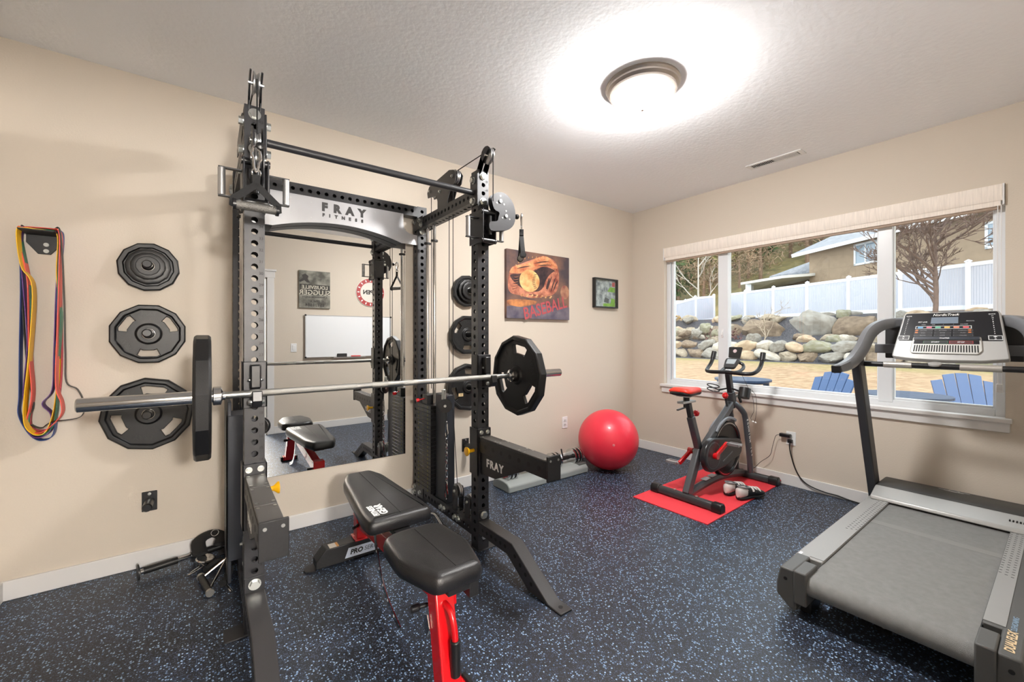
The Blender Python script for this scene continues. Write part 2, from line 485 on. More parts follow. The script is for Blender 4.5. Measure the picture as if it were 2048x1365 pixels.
tag(tx.build('header_lettering', mat('dark_cutout', (58, 56, 56), .6), hp, smooth=0), 'dark stencil lettering reading FRAY FITNESS')
rv = M()
for xx, zz in ((-3.62, 2.18), (-3.5, 2.17), (-3.5, 2.07), (-3.08, 2.18), (-3.08, 2.07), (-2.89, 2.18), (-2.79, 2.03), (-3.81, 2.03), (-3.62, 2.08)):
    rv.cyl((xx, yh + .003, zz), (xx, yh - .001, zz), .004, 8)
rv.split('rivet', zinc_m, hp)
# pull-up bar
M().cyl((XL + .05, YF, 2.152), (XR - .05, YF, 2.152), .0175, 20).build('pull_up_bar', rack_m, rack)
def bolt(c, ax, r=.017, h=.012, wr=.0215):
    M().hexbolt(c, ax, r, h, wr).build('bolt', zinc_m, rack, smooth=30)
for x, s in ((XL, 1), (XR, -1)):
    e = x + s * TW / 2
    M().box((min(e, e + s * .008), YF - .04, 2.075), (max(e, e + s * .008), YF + .04, 2.262)).build('bar_bracket', rack_m, rack, bevel=.003)
    for z in (2.225, 2.10): bolt((e + s * .008, YF, z), (s, 0, 0), h=.016)
    for z in (2.225, 2.10): bolt((x - s * TW / 2, YF, z), (-s, 0, 0), h=.016)
    for z in (hz(44), hz(41)): bolt((x, YF - TW / 2, z), (0, -1, 0), .019, .010, .024)
    for z in (2.19, 2.095): bolt((x, YR - TW / 2, z), (0, -1, 0), .018, .010, .023)
    # gusset plates where the side beams meet the rear uprights
    for sx in (-1, 1):
        xx = x + sx * (TW / 2 + .003)
        M().box((xx - .003, YR - .14, 2.10), (xx + .003, YR + .03, 2.19)).build('gusset', rack_m, rack, bevel=.002)
        for yy, zz in ((YR, 2.17), (YR - .085, 2.165), (YR - .12, 2.125)): bolt((xx + sx * .003, yy, zz), (sx, 0, 0), .014, .01, .018)
        M().box((xx - .003, YR - .15, .07), (xx + .003, YR + .03, .155)).build('gusset', rack_m, rack, bevel=.002)
        for yy, zz in ((YR, .13), (YR - .10, .11), (YR, .09)): bolt((xx + sx * .003, yy, zz), (sx, 0, 0), .014, .01, .018)
    for yy in (-.50, -.545, -.70, -.745): bolt((x + s * TW / 2, yy, .112), (s, 0, 0), .014, .014, .018)
    # front foot with drop leg
    fo = M().prism([(-.981, .182), (-1.315, .182), (-1.605, .009), (-1.695, .009), (-1.695, 0), (-1.455, 0), (-1.27, .108), (-.981, .108)], (x, 0, 0), (0, 1, 0), (0, 0, 1), TW - .002).build('foot', mat('foot_satin_black', (50, 49, 50), .42, bump=.1, bscale=700), rack, bevel=.004)
    hl = M()
    for sx in (-1, 1):
        for yy, zz in [(-1.03 - i * .045, .145) for i in range(6)] + [(-1.345 - i * .045, .128 - i * .0275) for i in range(4)]:
            hl.cyl((x + sx * .0365, yy, zz), (x + sx * .0378, yy, zz), .0105, 12)
    hl.cyl((x, -1.655, .0095), (x, -1.655, .0102), .011, 12)
    hl.split('hole_shade_disc', num_m, fo)  # solid black discs, shade of the drilled holes put into their colour
    M().box((x - TW / 2, -.986, .06), (x + TW / 2, -.98, .245)).build('foot_flange', rack_m, rack, bevel=.002)
    bolt((x, -.986, .213), (0, -1, 0), .019, .010, .024); bolt((x, -.981, .082), (0, -1, 0), .016, .008, .02)
    # top pulley and its bracket
    def plates(poly, off, nm='pulley_bracket'):
        for sx in (-1, 1):
            M().prism(poly, (x + sx * off, 0, 0), (0, 1, 0), (0, 0, 1), .005).build(nm, rack_m, rack)
    c = (-1.038, 2.352)
    cap = [(c[0] + .052 * math.cos(a), c[1] + .052 * math.sin(a)) for a in [R(-60 + 25 * i) for i in range(9)]]
    plates(cap + [(-1.0, 2.41), (-.92, 2.262), (-.985, 2.262), (-.99, 2.30), (-1.01, 2.305)][1:], .021)
    def pulley(y, z, r=.047, xx=None):
        xx = x if xx is None else xx
        p = M().lathe([(.008, -.011), (r, -.011), (r, -.008), (r - .012, -.001), (r - .012, .001), (r, .008), (r, .011), (.008, .011)], (xx, y, z), (1, 0, 0), 28).build('pulley', mat('pulley_silver', (196, 196, 196), .3, .9), rack)
        M().cyl((xx - .028, y, z), (xx + .028, y, z), .007, 10).build('axle', zinc_m, p)
    pulley(*c)
    rb = [(-.251, 2.345), (-.285, 2.383), (-.406, 2.392), (-.592, 2.408), (-.655, 2.39), (-.69, 2.35), (-.672, 2.30), (-.613, 2.28), (-.571, 2.215), (-.565, 2.181), (-.42, 2.181), (-.42, 2.24), (-.40, 2.285), (-.31, 2.300), (-.262, 2.305)]
    plates(rb, .024)
    pulley(-.638, 2.352); pulley(-.30, 2.345, .04)
    for yy, zz in ((-.638, 2.352), (-.30, 2.345), (-.46, 2.30)): bolt((x + s * .027, yy, zz), (s, 0, 0), .008, .008, .011)
    cb = M()
    cb.tube([(x, -1.085, 2.35), (x, -1.085, 2.075)], .003, 6)
    cb.tube([(x, -1.02, 2.387), (x, -.65, 2.388)], .003, 6)
    cb.tube([(x, -.60, 2.34), (x, -.60, .86)], .0025, 6)
    cb.tube([(x, -.265, 2.34), (x, -.265, .9)], .0025, 6)
    cb.tube([(x - s * .03 * 0, -.545, 2.11), (x, -.545, .86)], .0025, 6)
    cb.tube([(x, -.60, .80), (x, -.66, .30)], .0025, 6)
    cb.tube([(x, -.69, .25), (x, -.85, .24)], .0025, 6)
    cb.split('cable', strap_m, rack)
    # guide rods, stack plates, shroud
    for yy in (-.20, -.315): M().cyl((x, yy, .15), (x, yy, 2.105), .0125, 14).build('guide_rod', chrome_m, rack)
    for yy in (-.20, -.315): M().ring((x, yy, 1.985), (0, 0, 1), .026, .013, .012, 16).build('rod_collar', black_m, rack)
    pl0 = None
    for i in range(22):
        if pl0 is None:
            pl0 = M().box((x - .062, -.385, .165), (x + .062, -.125, .1922)).build('stack_plate', mat('stack_plate_black', (20, 20, 22), .4), rack, bevel=.002, seg=1); o = pl0
        else:
            o = pl0.copy(); COL.objects.link(o); o.location = (0, 0, i * .0285)
    st = M()
    for i in range(22):
        for yy, ww in ((-.175, .007), (-.335, .007)):
            st.box((x - s * -.0625 - .0004, yy - ww, .171 + i * .0285), (x - s * -.0625 + .0004, yy + ww, .184 + i * .0285))
        st.cyl((x + s * .0615, -.255, .178 + i * .0285), (x + s * .0632, -.255, .178 + i * .0285), .005, 8)
    tag(st.build('weight_sticker', mat('stack_sticker', (96, 92, 40), .6), rack), kind='stuff')
    M().box((x - .05, -.30, .79), (x + .05, -.215, .86)).build('stack_head', black_m, rack, bevel=.004)
    kp = M().cyl((x + s * .05, -.255, .83), (x + s * .085, -.24, .82), .004, 8)
    kp.cyl((x + s * .085, -.24, .82), (x + s * .105, -.235, .817), .014, 12)
    kp.build('selector_pin', red_m, rack)
    sh = M().box((x - (.082 if x == XL else .03), -.568, .15), (x + .03, -.395, .885)).build('shroud', mat('dark_blue_grey_panel', (38, 41, 48), .45), rack, bevel=.004)
    M().cyl((x + s * .0295, -.50, .80), (x + s * .0306, -.50, .80), .011, 14).build('hole_shade_disc', num_m, sh)  # black disc coloured as the shade inside the panel hole
    if x == XL: M().box((x - s * .066 if s < 0 else x - .082, -.565, .04), (x + .082 if s < 0 else x - s * .066, -.12, .955)).build('stack_cover', mat('dark_blue_grey_panel', (38, 41, 48), .45), rack, bevel=.003)
    # floating pulley on the doubled cable
    q = (-.572, .822)
    for sx in (-1, 1):
        M().lathe([(.002, -.002), (.046, -.002), (.046, .002), (.002, .002)], (x + s * .055 + sx * .013 * .5, q[0] - .02 + sx * .013 * .86, q[1]), (.5, .86, 0), 26).build('pulley_cheek', plastic_m, rack)
    M().cyl((x + s * .055 - .01, q[0] - .0372, q[1]), (x + s * .055 + .01, q[0] - .0028, q[1]), .009, 10).build('axle', zinc_m, rack)
    M().lathe([(.008, -.009), (.038, -.009), (.038, -.007), (.03, 0), (.038, .007), (.038, .009), (.008, .009)], (x + s * .055, q[0] - .02, q[1]), (.5, .86, 0), 26).build('pulley', mat('pulley_silver', (196, 196, 196), .3, .9), rack)
    M().box((x + s * .055 - .012, q[0] - .012, .86), (x + s * .055 + .012, q[0] + .012, .93)).build('swivel', zinc_m, rack, bevel=.003)
    # low pulleys at the front of the base beam
    pulley(-.67, .268, .046); pulley(-.83, .245, .046)
    for yy, zz in ((-.67, .268), (-.83, .245)):
        for sx in (-1, 1):
            M().prism([(yy - .03, .15), (yy + .03, .15), (yy + .035, zz), (yy + .022, zz + .03), (yy - .022, zz + .03), (yy - .035, zz)], (x + sx * .0235, 0, 0), (0, 1, 0), (0, 0, 1), .005).build('pulley_bracket', rack_m, rack)
            bolt((x + sx * .026, yy, zz), (sx, 0, 0), .008, .007, .011)
    # cable trolley sliding on the front upright
    tr = M()
    for sx in (-1, 1): tr.box((x + sx * .044 - .004, -1.05, 1.838), (x + sx * .044 + .004, -.895, 2.035))
    tr.box((x - .044, -.897, 1.85), (x + .044, -.891, 2.02))
    trl = tr.build('trolley', rack_m, rack, bevel=.003)
    rl = M()
    for z in (2.02, 1.852):
        rl.cyl((x - .052, -1.035, z), (x + .052, -1.035, z), .0145, 14)
    rl.split('roller', plastic_m, trl)
    for sx in (-1, 1):
        hd_ = M(); hx = x + sx * .118
        for z in (1.985, 1.868): hd_.bar((x + sx * .045, -1.0, z), (hx + sx * .012, -1.0, z), .022, .005)
        hd_.split('handle_bracket', rack_m, trl)
        M().cyl((hx, -1.0, 1.871), (hx, -1.0, 1.983), .0135, 16).build('handle_grip', alu_m, trl)
        for z in (2.0, 1.88): M().hexbolt((x + sx * .048, -.94, z), (sx, 0, 0), .008, .006, .010).build('bolt', zinc_m, trl)
    # swivelling twin-pulley arm: local a = distance from the pivot along d
    if x == XL: dvec, o0 = Vector((0, -1, 0)), Vector((x, -1.052, 1.935))
    else: dvec, o0 = Vector((1, 0, 0)), Vector((x, -1.05, 1.935))
    kid = [(.002, .156), (.019, .189), (.062, .209), (.11, .201), (.155, .161), (.174, .098), (.163, .034), (.121, -.006), (.073, -.019), (-.006, -.028), (-.013, .018), (.037, .032), (.048, .058), (.055, .086), (.019, .1)]
    kid = [(p.x, p.y) for p in smooth_path([(a, b, 0) for a, b in kid], 3, True)]
    sidev = dvec.cross(Vector((0, 0, 1)))
    sc = .62 if x == XL else 1
    for sx in (-1, 1):
        kp = M().prism([(a * sc, b) for a, b in kid], o0 + sidev * sx * .018, dvec, (0, 0, 1), .005).build('pulley_arm', rack_m, rack)
        for ca, cz in ((.062, .155), (.103, .073)):
            cc = o0 + dvec * ca * sc + Vector((0, 0, cz)) + sidev * sx * .021
            hb = M().cyl(cc, cc + sidev * sx * .005, .011, 12)
            for k in range(3):
                a = R(90 + 120 * k); pp = cc + dvec * .03 * math.cos(a) * sc + Vector((0, 0, .03 * math.sin(a)))
                hb.cyl(pp, pp + sidev * sx * .0012, .0055, 8)
            hb.split('arm_bolt', zinc_m, kp)
    for ca, cz in ((.062, .155), (.103, .073)):
        M().lathe([(.004, -.011), (.034, -.011), (.034, -.007), (.026, 0), (.034, .007), (.034, .011), (.004, .011)], o0 + dvec * ca * sc + Vector((0, 0, cz)), sidev, 24).build('pulley', mat('pulley_silver', (196, 196, 196), .3, .9), rack)
    M().cyl(o0 + Vector((0, 0, -.05)), o0 + Vector((0, 0, .06)), .012, 12).build('pivot', plastic_m, rack)
    e = o0 + dvec * .20 * (.8 if x == XL else 1) + Vector((0, 0, .09))
    cbe = M().tube([o0 + dvec * .16 * sc + Vector((0, 0, .09)), e], .003, 6)
    cbe.lathe([(.004, -.012), (.013, -.009), (.016, 0), (.013, .009), (.004, .012)], e, dvec, 14)
    cbe.build('cable_stop', plastic_m, rack)
for o in list(COL.objects):
    if o.parent == rack and o.name.startswith('stack_plate'): o.matrix_parent_inverse = INV[rack.name]

# cable handles hanging from the trolley arms
def cable_handle(name_label, top, gdir, hang=.135, grip=.145, car=.10, sw=None):
    top = Vector(top); g = Vector(gdir).normalized()
    t = thing('cable_handle', name_label, 'handle', (top.x, top.y, top.z - car - hang - .02), 'cable handles on the rack trolleys')
    sd = g
    c = M()
    w_ = .016
    pts = [top + sd * (w_ * math.sin(a) * (.55 if math.cos(a) < 0 else 1)) + Vector((0, 0, -car / 2 + car / 2 * math.cos(a))) for a in [2 * PI * i / 20 for i in range(20)]]
    c.tube(pts, .0048, 8, closed=True)
    c.build('carabiner', chrome_m, t)
    b = top - Vector((0, 0, car + .004))
    M().tube(arc(b, sd, (0, 0, 1), .015, 0, 2 * PI, 16)[:-1], .003, 6, closed=True).build('ring', chrome_m, t)
    wd = g.cross(Vector((0, 0, 1)))
    a0 = b - Vector((0, 0, .008)); gz = b.z - hang
    L_ = a0 + g * -grip / 2; L_.z = gz; R_ = a0 + g * grip / 2; R_.z = gz
    k = a0 - Vector((0, 0, .035))
    M().ribbon([a0, k], sw or g, .026, .006).build('strap', strap_m, t)
    for e in (L_, R_):
        sg = 1 if e is R_ else -1
        M().ribbon([k, e + Vector((0, 0, .016)) + g * sg * .004, e - Vector((0, 0, .012)) + g * sg * .005], g, .028, .003) if False else M().ribbon([k - g * sg * .004, e + Vector((0, 0, .02)) + g * sg * .002, e - Vector((0, 0, .012)) + g * sg * .004], Vector(sw) if sw else g + Vector((0, 0, .55 * sg)), .026, .004).build('strap', strap_m, t)
    gp = M().cyl(L_ + g * .004, R_ - g * .004, .0165, 20).build('grip', mat('knurled_grip', (120, 118, 114), .4, .6, bump=.9, bscale=260), t)
    M().cyl(L_ - g * .004, L_ + g * .006, .0205, 20).cyl(R_ - g * .006, R_ + g * .004, .0205, 20).split('end_cap', plastic_m, gp)
    return t
cable_handle('black strap cable handle with knurled grip hanging on the near left upright', (XL - .013, -1.205, 2.025), (1, .05, 0))
cable_handle('black strap cable handle hanging beside the baseball canvas', (-2.478, -1.05, 2.05), (.5, .86, 0), .18, .13, .085, (.86, -.5, 0))

# chain with carabiners hanging from the floating pulley
ch = thing('hanging_chain', 'silver chain with two carabiners hanging beside the dark shroud panel', 'chain', (XR - .055, -.615, .16))
cx, cy = XR - .055, -.612
for zt, zb in ((.72, .60), (.32, .20)):
    pts = [(cx, cy + .02 * math.sin(a) * (1 if math.cos(a) < 0 else .55), (zt + zb) / 2 + (zt - zb) / 2 * math.cos(a)) for a in [2 * PI * i / 18 for i in range(18)]]
    M().tube(pts, .0042, 6, closed=True).build('carabiner', chrome_m, ch)
z = .598; i = 0
while z > .31:
    u_ = (0, 1, 0) if i % 2 else (1, 0, 0)
    pts = [Vector((cx, cy, z - .016)) + Vector(u_) * .008 * math.sin(a) + Vector((0, 0, .018 * math.cos(a))) for a in [2 * PI * k / 12 for k in range(12)]]
    M().tube(pts, .003, 5, closed=True).build('link', chrome_m, ch); z -= .027; i += 1
M().tube([(cx, cy, .72), (cx, cy + .01, .79)], .0025, 6).build('cord', strap_m, ch)

# J-cups
def jcup(x, label):
    t = thing('j_cup', label, 'bar hook', (x, -.99, .978), 'bar hooks on the front uprights')
    b = M(); b.box((x - .046, -.992, .978), (x + .046, -.981, 1.176))
    for sx in (-1, 1): b.box((x + sx * .0425 - .0035, -.992, .978), (x + sx * .0425 + .0035, -.915, 1.176))
    b.build('bracket', rack_m, t, bevel=.002)
    M().box((x - .020, -1.035, 1.065), (x + .020, -.992, 1.165)).build('back_guard', plastic_m, t, bevel=.006)
    M().prism([(-.992, 1.065), (-1.036, 1.064), (-1.04, 1.032), (-1.082, 1.03), (-1.086, 1.060), (-1.10, 1.06), (-1.105, 1.02), (-1.09, .995), (-.992, .985)], (x, 0, 0), (0, 1, 0), (0, 0, 1), .036).build('hook', plastic_m, t, bevel=.003)
    bl = M()
    for sx in (-1, 1): bl.hexbolt((x + sx * .018, -1.062, 1.012), (sx, 0, 0), .010, .008, .012)
    for sx in (-1, 1): bl.hexbolt((x + sx * .020, -1.012, 1.10), (sx, 0, 0), .006, .006, .008)
    bl.split('bolt', zinc_m, t)
jcup(XL, 'black bar hook holding the barbell on the near left upright')
jcup(XR, 'black bar hook holding the barbell on the far right upright')

# safety spotter arms
def spotter(x, inner, label):
    t = thing('spotter_arm', label, 'spotter arm', (x, -1.2, .46), 'safety spotter arms')
    sl = M(); sl.box((x - .046, -.992, .455), (x + .046, -.981, .735))
    for sx in (-1, 1): sl.box((x + sx * .0425 - .0035, -.992, .455), (x + sx * .0425 + .0035, -.895, .735))
    sl.build('bracket', rack_m, t, bevel=.002)
    M().box((x - .038, -1.60, .60), (x + .038, -.992, .682)).build('arm', black_m, t, bevel=.002)
    hl = M()
    for sx in (-1, 1):
        for i in range(7):
            yy = -1.06 - i * .08; hl.cyl((x + sx * .0375, yy, .641), (x + sx * .0386, yy, .641), .0125, 14)
    hl.split('hole_shade_disc', num_m, t)  # no openings cut: black discs paint the dark of the arm holes
    for a, b in ((-.995, -1.17), (-1.175, -1.39), (-1.395, -1.597)):
        M().box((x - .036, b, .682), (x + .036, a, .690)).build('pad', mat('grey_wear_pad', (74, 71, 68), .5), t, bevel=.002)
        sc_ = M()
        for yy in (a - .022, b + .022):
            for sx in (-1, 1): sc_.cyl((x + sx * .026, yy, .69), (x + sx * .026, yy, .692), .006, 8)
        sc_.split('screw', steel_m, t)
    M().box((x - .042, -1.612, .590), (x + .042, -1.60, .712)).build('end_plate', black_m, t, bevel=.002)
    M().cyl((x - .025, -1.612, .69), (x - .025, -1.614, .69), .006, 8).cyl((x + .025, -1.612, .69), (x + .025, -1.614, .69), .006, 8).split('screw', steel_m, t)
    g = M().prism([(-.992, .60), (-1.43, .60), (-1.15, .478), (-.992, .47)], (x, 0, 0), (0, 1, 0), (0, 0, 1), .06).build('gusset', black_m, t, bevel=.002)
    tx = M(); add_text(tx, 'FRAY', .062, (x - .0306, -1.145, .548), (0, -1, .0), (0, 0, 1), bold=.0022, ext=.0006, space=1.25)
    tag(tx.build('lettering', letter_m, g, smooth=0), 'white stencil lettering reading FRAY'); tx = M()
    add_text(tx, 'FRAY', .062, (x + .0306, -1.145, .548), (0, 1, .0), (0, 0, 1), bold=.0022, ext=.0006, space=1.25)
    tag(tx.build('lettering', letter_m, g, smooth=0), 'white stencil lettering reading FRAY')
    for sx in (-1, 1): M().hexbolt((x + sx * .022, -.992, .712), (0, -1, 0), .010, .007, .013).build('bolt', zinc_m, t)
    k = inner
    M().lathe([(.010, 0), (.010, .02), (.012, .03), (.026, .046), (.027, .052), (.001, .056)], (x + k * .046, -.945, .60), (k, 0, 0), 20).build('pull_pin', yellow_m, t)
spotter(XL, 1, 'black spotter arm with yellow pull pin pointing at the camera on the near left upright')
spotter(XR, -1, 'black spotter arm lettered FRAY on the far right upright')

# barbell
BX0, BX1, BY, BZ = -4.416, -2.166, -1.062, 1.048
bb = thing('barbell', 'chrome barbell resting across the rack hooks', 'barbell', ((BX0 + BX1) / 2, BY, BZ))
M().cyl((BX0 + .42, BY, BZ), (BX1 - .42, BY, BZ), .0142, 20).build('shaft', steel_m, bb)
for a, b in ((BX0, BX0 + .385), (BX1, BX1 - .385)):
    s = 1 if b > a else -1
    M().lathe([(.021, 0), (.025, .004), (.025, .385)], (a, BY, BZ), (s, 0, 0), 28).build('sleeve', chrome_m, bb)
    M().lathe([(.030, 0), (.0375, .003), (.0375, .027), (.03, .03), (.018, .034), (.018, .042)], (b - s * .006, BY, BZ), (s, 0, 0), 28).build('collar', chrome_m, bb)
    kk = M(); kk.cyl((b + s * .12, BY, BZ), (b + s * .55, BY, BZ), .0148, 20); kk.cyl((b + s * .62, BY, BZ), (b + s * .70, BY, BZ), .0148, 20)
    kk.split('knurling', mat('knurled_steel', (165, 163, 158), .42, 1, bump=.6, bscale=500), bb)

# twelve-sided grip plates
def plate_mesh(Rr, th, holes=3, hub=.0275, rim=.03):
    m = M(); n = 48; S12 = 12
    def rad(a, rr):
        k = ((a + PI / S12) % (2 * PI / S12)) - PI / S12
        return rr * math.cos(PI / S12) / math.cos(k)
    rings = []
    prof = [(hub, -th * .42), (hub * 1.9, -th * .42), (hub * 2.0, -th * .2), (Rr - rim * 1.4, -th * .2), (Rr - rim, -th * .5), (Rr - .006, -th * .5), (Rr, -th * .38), (Rr, th * .38), (Rr - .006, th * .5), (Rr - rim, th * .5), (Rr - rim * 1.4, th * .2), (hub * 2.0, th * .2), (hub * 1.9, th * .42), (hub, th * .42)]
    # web with openings is separate: rim ring + hub + web cells
    h0, h1 = Rr * .56, Rr * .78
    def in_hole(a, k):
        if not holes: return False
        d = (a + PI / holes + PI / 2) % (2 * PI / holes) - PI / holes
        return abs(d) < .36
    vs = []; fs = []
    def addring(r, z, poly): 
        o = len(vs)
        for i in range(n):
            a = 2 * PI * i / n; q = rad(a, r) if poly else r
            vs.append((q * math.cos(a), q * math.sin(a), z))
        return o
    wt = th * .22
    ro = [addring(r, z, r > Rr * .5) for r, z in ((hub, th * .45), (hub * 1.8, th * .45), (hub * 2.1, wt), (h0, wt), (h1, wt), (Rr - rim, wt), (Rr - rim + .006, th * .5), (Rr - .007, th * .5), (Rr, th * .36), (Rr, -th * .36), (Rr - .007, -th * .5), (Rr - rim + .006, -th * .5), (Rr - rim, -wt), (h1, -wt), (h0, -wt), (hub * 2.1, -wt), (hub * 1.8, -th * .45), (hub, -th * .45))]
    K = len(ro)
    for k in range(K):
        a_, b_ = ro[k], ro[(k + 1) % K]
        for i in range(n):
            j = (i + 1) % n; am = 2 * PI * (i + .5) / n
            if holes and k in (3, 13) and in_hole(am, k): continue
            fs.append((a_ + i, a_ + j, b_ + j, b_ + i))
    if holes:
        t0, t1, b1, b0 = ro[3], ro[4], ro[13], ro[14]
        for i in range(n):
            j = (i + 1) % n; am = 2 * PI * (i + .5) / n
            if not in_hole(am, 0): continue
            fs.append((t0 + i, t0 + j, b0 + j, b0 + i)); fs.append((t1 + j, t1 + i, b1 + i, b1 + j))
            if not in_hole(2 * PI * (i - .5) / n, 0): fs.append((t0 + i, t1 + i, b1 + i, b0 + i))
            if not in_hole(2 * PI * (i + 1.5) / n, 0): fs.append((t0 + j, t1 + j, b1 + j, b0 + j))
    m.add(vs, fs); return m
PM = {}
def weight_plate(Rr, th, c, axis, label, group, spin=0, holes=3):
    t = thing('weight_plate', label, 'weight plate', c, group)
    x, y, z = frame(axis)
    mx = Matrix.Translation(Vector(c)) @ Matrix((x, y, z)).transposed().to_4x4() @ Matrix.Rotation(spin, 4, 'Z')
    m = plate_mesh(Rr, th, holes); q = M(); q.add(m.v, m.f, mx)
    q.build('body', rubber_m, t, smooth=28, bevel=.002, seg=1)
    M().ring(c, axis, .0285, .0262, th + .003, 24).build('steel_ring', chrome_m, t)
    tx = M()
    for side in (1, -1):
        for k in range(2):
            a = spin + R(90 + 120 * k) if holes else spin + R(90 + 180 * k)
            rr = Rr * .66 if holes else Rr * .6
            o = Vector(c) + (x * math.cos(a) + y * math.sin(a)) * rr + z * side * (th * .22 + .0004)
            up = (x * math.cos(a) + y * math.sin(a))
            add_text(tx, 'FRAY', Rr * .17, o, up.cross(z * side) * -1 if False else (z * side).cross(up) * -1, up, bold=.0008, ext=.0006)
    tag(tx.build('raised_lettering', mat('embossed_rubber', (30, 30, 31), .4), t, smooth=0), kind='stuff')
    return t
weight_plate(.245, .055, (-4.069, BY, BZ), (1, 0, 0), 'black twelve-sided plate seen edge-on, loaded on the near left barbell sleeve', 'plates loaded on the barbell', .12)
weight_plate(.245, .055, (-2.515, BY, BZ), (1, 0, 0), 'large black plate with three grip openings on the far right barbell sleeve', 'plates loaded on the barbell', R(-50))

# ---------------------------------------------------------------- things on the mirror wall
mir = thing('wall_mirror', 'large frameless mirror on the tan wall behind the rack', 'mirror', (-3.3, -.003, .377))
M().box((-3.79, -.006, .377), (-2.811, -.0055, 2.12)).build('glass', mirror_m, mir, smooth=0)
M().box((-3.792, -.0055, .375), (-2.809, -.001, 2.122)).build('backing', mat('mirror_edge', (120, 110, 100), .4), mir, smooth=0)

def peg(x, z, label, ln=.13):
    t = thing('plate_peg', label, 'wall peg', (x, -.002, z), 'steel plate pegs on the tan wall')
    M().box((x - .033, -.008, z - .055), (x + .033, -.001, z + .055)).build('mount', black_m, t, bevel=.003)
    M().lathe([(.022, 0), (.022, ln - .006), (.017, ln)], (x, -.008, z), (0, -1, .03), 22).build('peg', plastic_m, t)
    for dz in (-.042, .042): M().hexbolt((x, -.008, z + dz), (0, -1, 0), .006, .004, .008).build('screw', zinc_m, t)
PZ = (1.672, 1.300, .858, .36)
for xx, side in ((-4.312, 'left of the rack'), (-2.272, 'right of the rack')):
    peg(xx, PZ[0], 'top black wall peg ' + side + ' carrying small plates')
    peg(xx, PZ[1], 'second black wall peg ' + side + ' carrying a medium plate')
    peg(xx, PZ[2], 'third black wall peg ' + side + ' carrying a large plate')
    peg(xx, PZ[3], 'empty black wall peg near the floor ' + side)
g = 'plates hung on the wall pegs'
A = (0, -1, 0)
for xx, side in ((-4.312, 'left of the rack'), (-2.272, 'right of the rack')):
    weight_plate(.135, .028, (xx, -.026, PZ[0]), A, 'small solid black plate at the back of the top peg ' + side, g, .1, 0)
    weight_plate(.098, .022, (xx, -.053, PZ[0]), A, 'smaller black plate in the middle of the top peg ' + side, g, .2, 0)
    weight_plate(.075, .02, (xx, -.076, PZ[0]), A, 'smallest black plate at the front of the top peg ' + side, g, .05, 0)
    weight_plate(.166, .04, (xx, -.034, PZ[1]), A, 'medium black plate with three grip openings on the second peg ' + side, g, R(0), 3)
    weight_plate(.200, .05, (xx, -.039, PZ[2]), A, 'large black plate with three grip openings on the third peg ' + side, g, R(50), 3)
    lb = thing('paper_tag', 'small cream paper tag stuck on the large third plate ' + side, 'tag', (xx + (.08 if xx < -3 else -.06), -.066, .92 if xx < -3 else .80), 'paper tags on the large plates')
    lz = .915 if xx < -3 else .80; lx = xx + (.075 if xx < -3 else -.08)
    M().box((lx - .022, -.0665, lz - .013), (lx + .022, -.0642, lz + .013)).build('paper', mat('cream_paper', (214, 186, 140), .8), lb)
    tx = M(); add_text(tx, '35', .012, (lx, -.0668, lz), (1, 0, 0), (0, 0, 1)); tx.build('print', num_m, lb, smooth=0)

# resistance bands on a wall hook
bh = thing('band_hook', 'black steel wall hook with two bolts holding the resistance bands', 'wall hook', (-4.712, -.002, 1.75))
M().prism([(-.062, .05), (.062, .05), (.062, -.005), (.022, -.06), (-.022, -.06), (-.062, -.005)], (-4.712, -.005, 1.76), (1, 0, 0), (0, 0, 1), .006).build('mount', black_m, bh, bevel=.002)
M().box((-4.772, -.14, 1.793), (-4.652, -.004, 1.80)).build('shelf_lip', black_m, bh, bevel=.002)
for dz in (0, -.032): M().cyl((-4.705, -.008, 1.748 + dz), (-4.705, -.013, 1.748 + dz), .010, 14).build('bolt', zinc_m, bh)
def band(label, rgb, w_, yc, out, bot, l_pts, r_pts, yr, rough=.45):
    # closed flat loop in the x-z plane hung over the hook; l_pts / r_pts: sideways wander (z, dx)
    o_ = out
    pts = []
    zt = 1.802 + o_
    xl, xr = -4.774 - o_, -4.650 + o_
    pts += [(xl + .025, zt), (-4.712, zt + .002), (xr - .025, zt), (xr, zt - .02)]
    for z, dx in r_pts: pts.append((xr + dx, z))
    pts += [(xr - .03, bot + .03), (-4.712, bot), (xl + .03, bot + .035)]
    for z, dx in reversed(l_pts): pts.append((xl + dx, z))
    pts.append((xl, zt - .02))
    P3 = smooth_path([(a, 0, b) for a, b in pts], 6, True)
    m = M(); n = len(P3); vs = []; fs = []
    for i, p in enumerate(P3):
        d = (P3[(i + 1) % n] - P3[i - 1]).normalized(); nr = Vector((d.z, 0, -d.x))
        q_ = max(0, min(1, (p.x - xl) / (xr - xl)))
        yy = yc + (yr - yc) * q_ + .004 * math.sin(p.z * 6 + out * 300)
        for a, b in ((-1, -1), (1, -1), (1, 1), (-1, 1)): vs.append((p.x + nr.x * b * .0016, yy + a * w_ / 2, p.z + nr.z * b * .0016))
    for i in range(n):
        j = (i + 1) % n
        for k in range(4):
            l = (k + 1) % 4; fs.append((i * 4 + k, i * 4 + l, j * 4 + l, j * 4 + k))
    m.add(vs, fs)
    o = m.build('resistance_band', mat('latex_' + label.split()[0], rgb, rough), None, smooth=50)
    return tag(o, label, 'exercise band', 'resistance bands on the wall hook')
band('black resistance band bulging out beside the barbell end', (40, 38, 36), .022, -.020, .014, .835, [(1.4, .01), (1.1, .03), (.95, .05)], [(1.5, .012), (1.2, .018), (1.06, .022), (1.02, .06), (.95, .082), (.88, .07)], -.115)
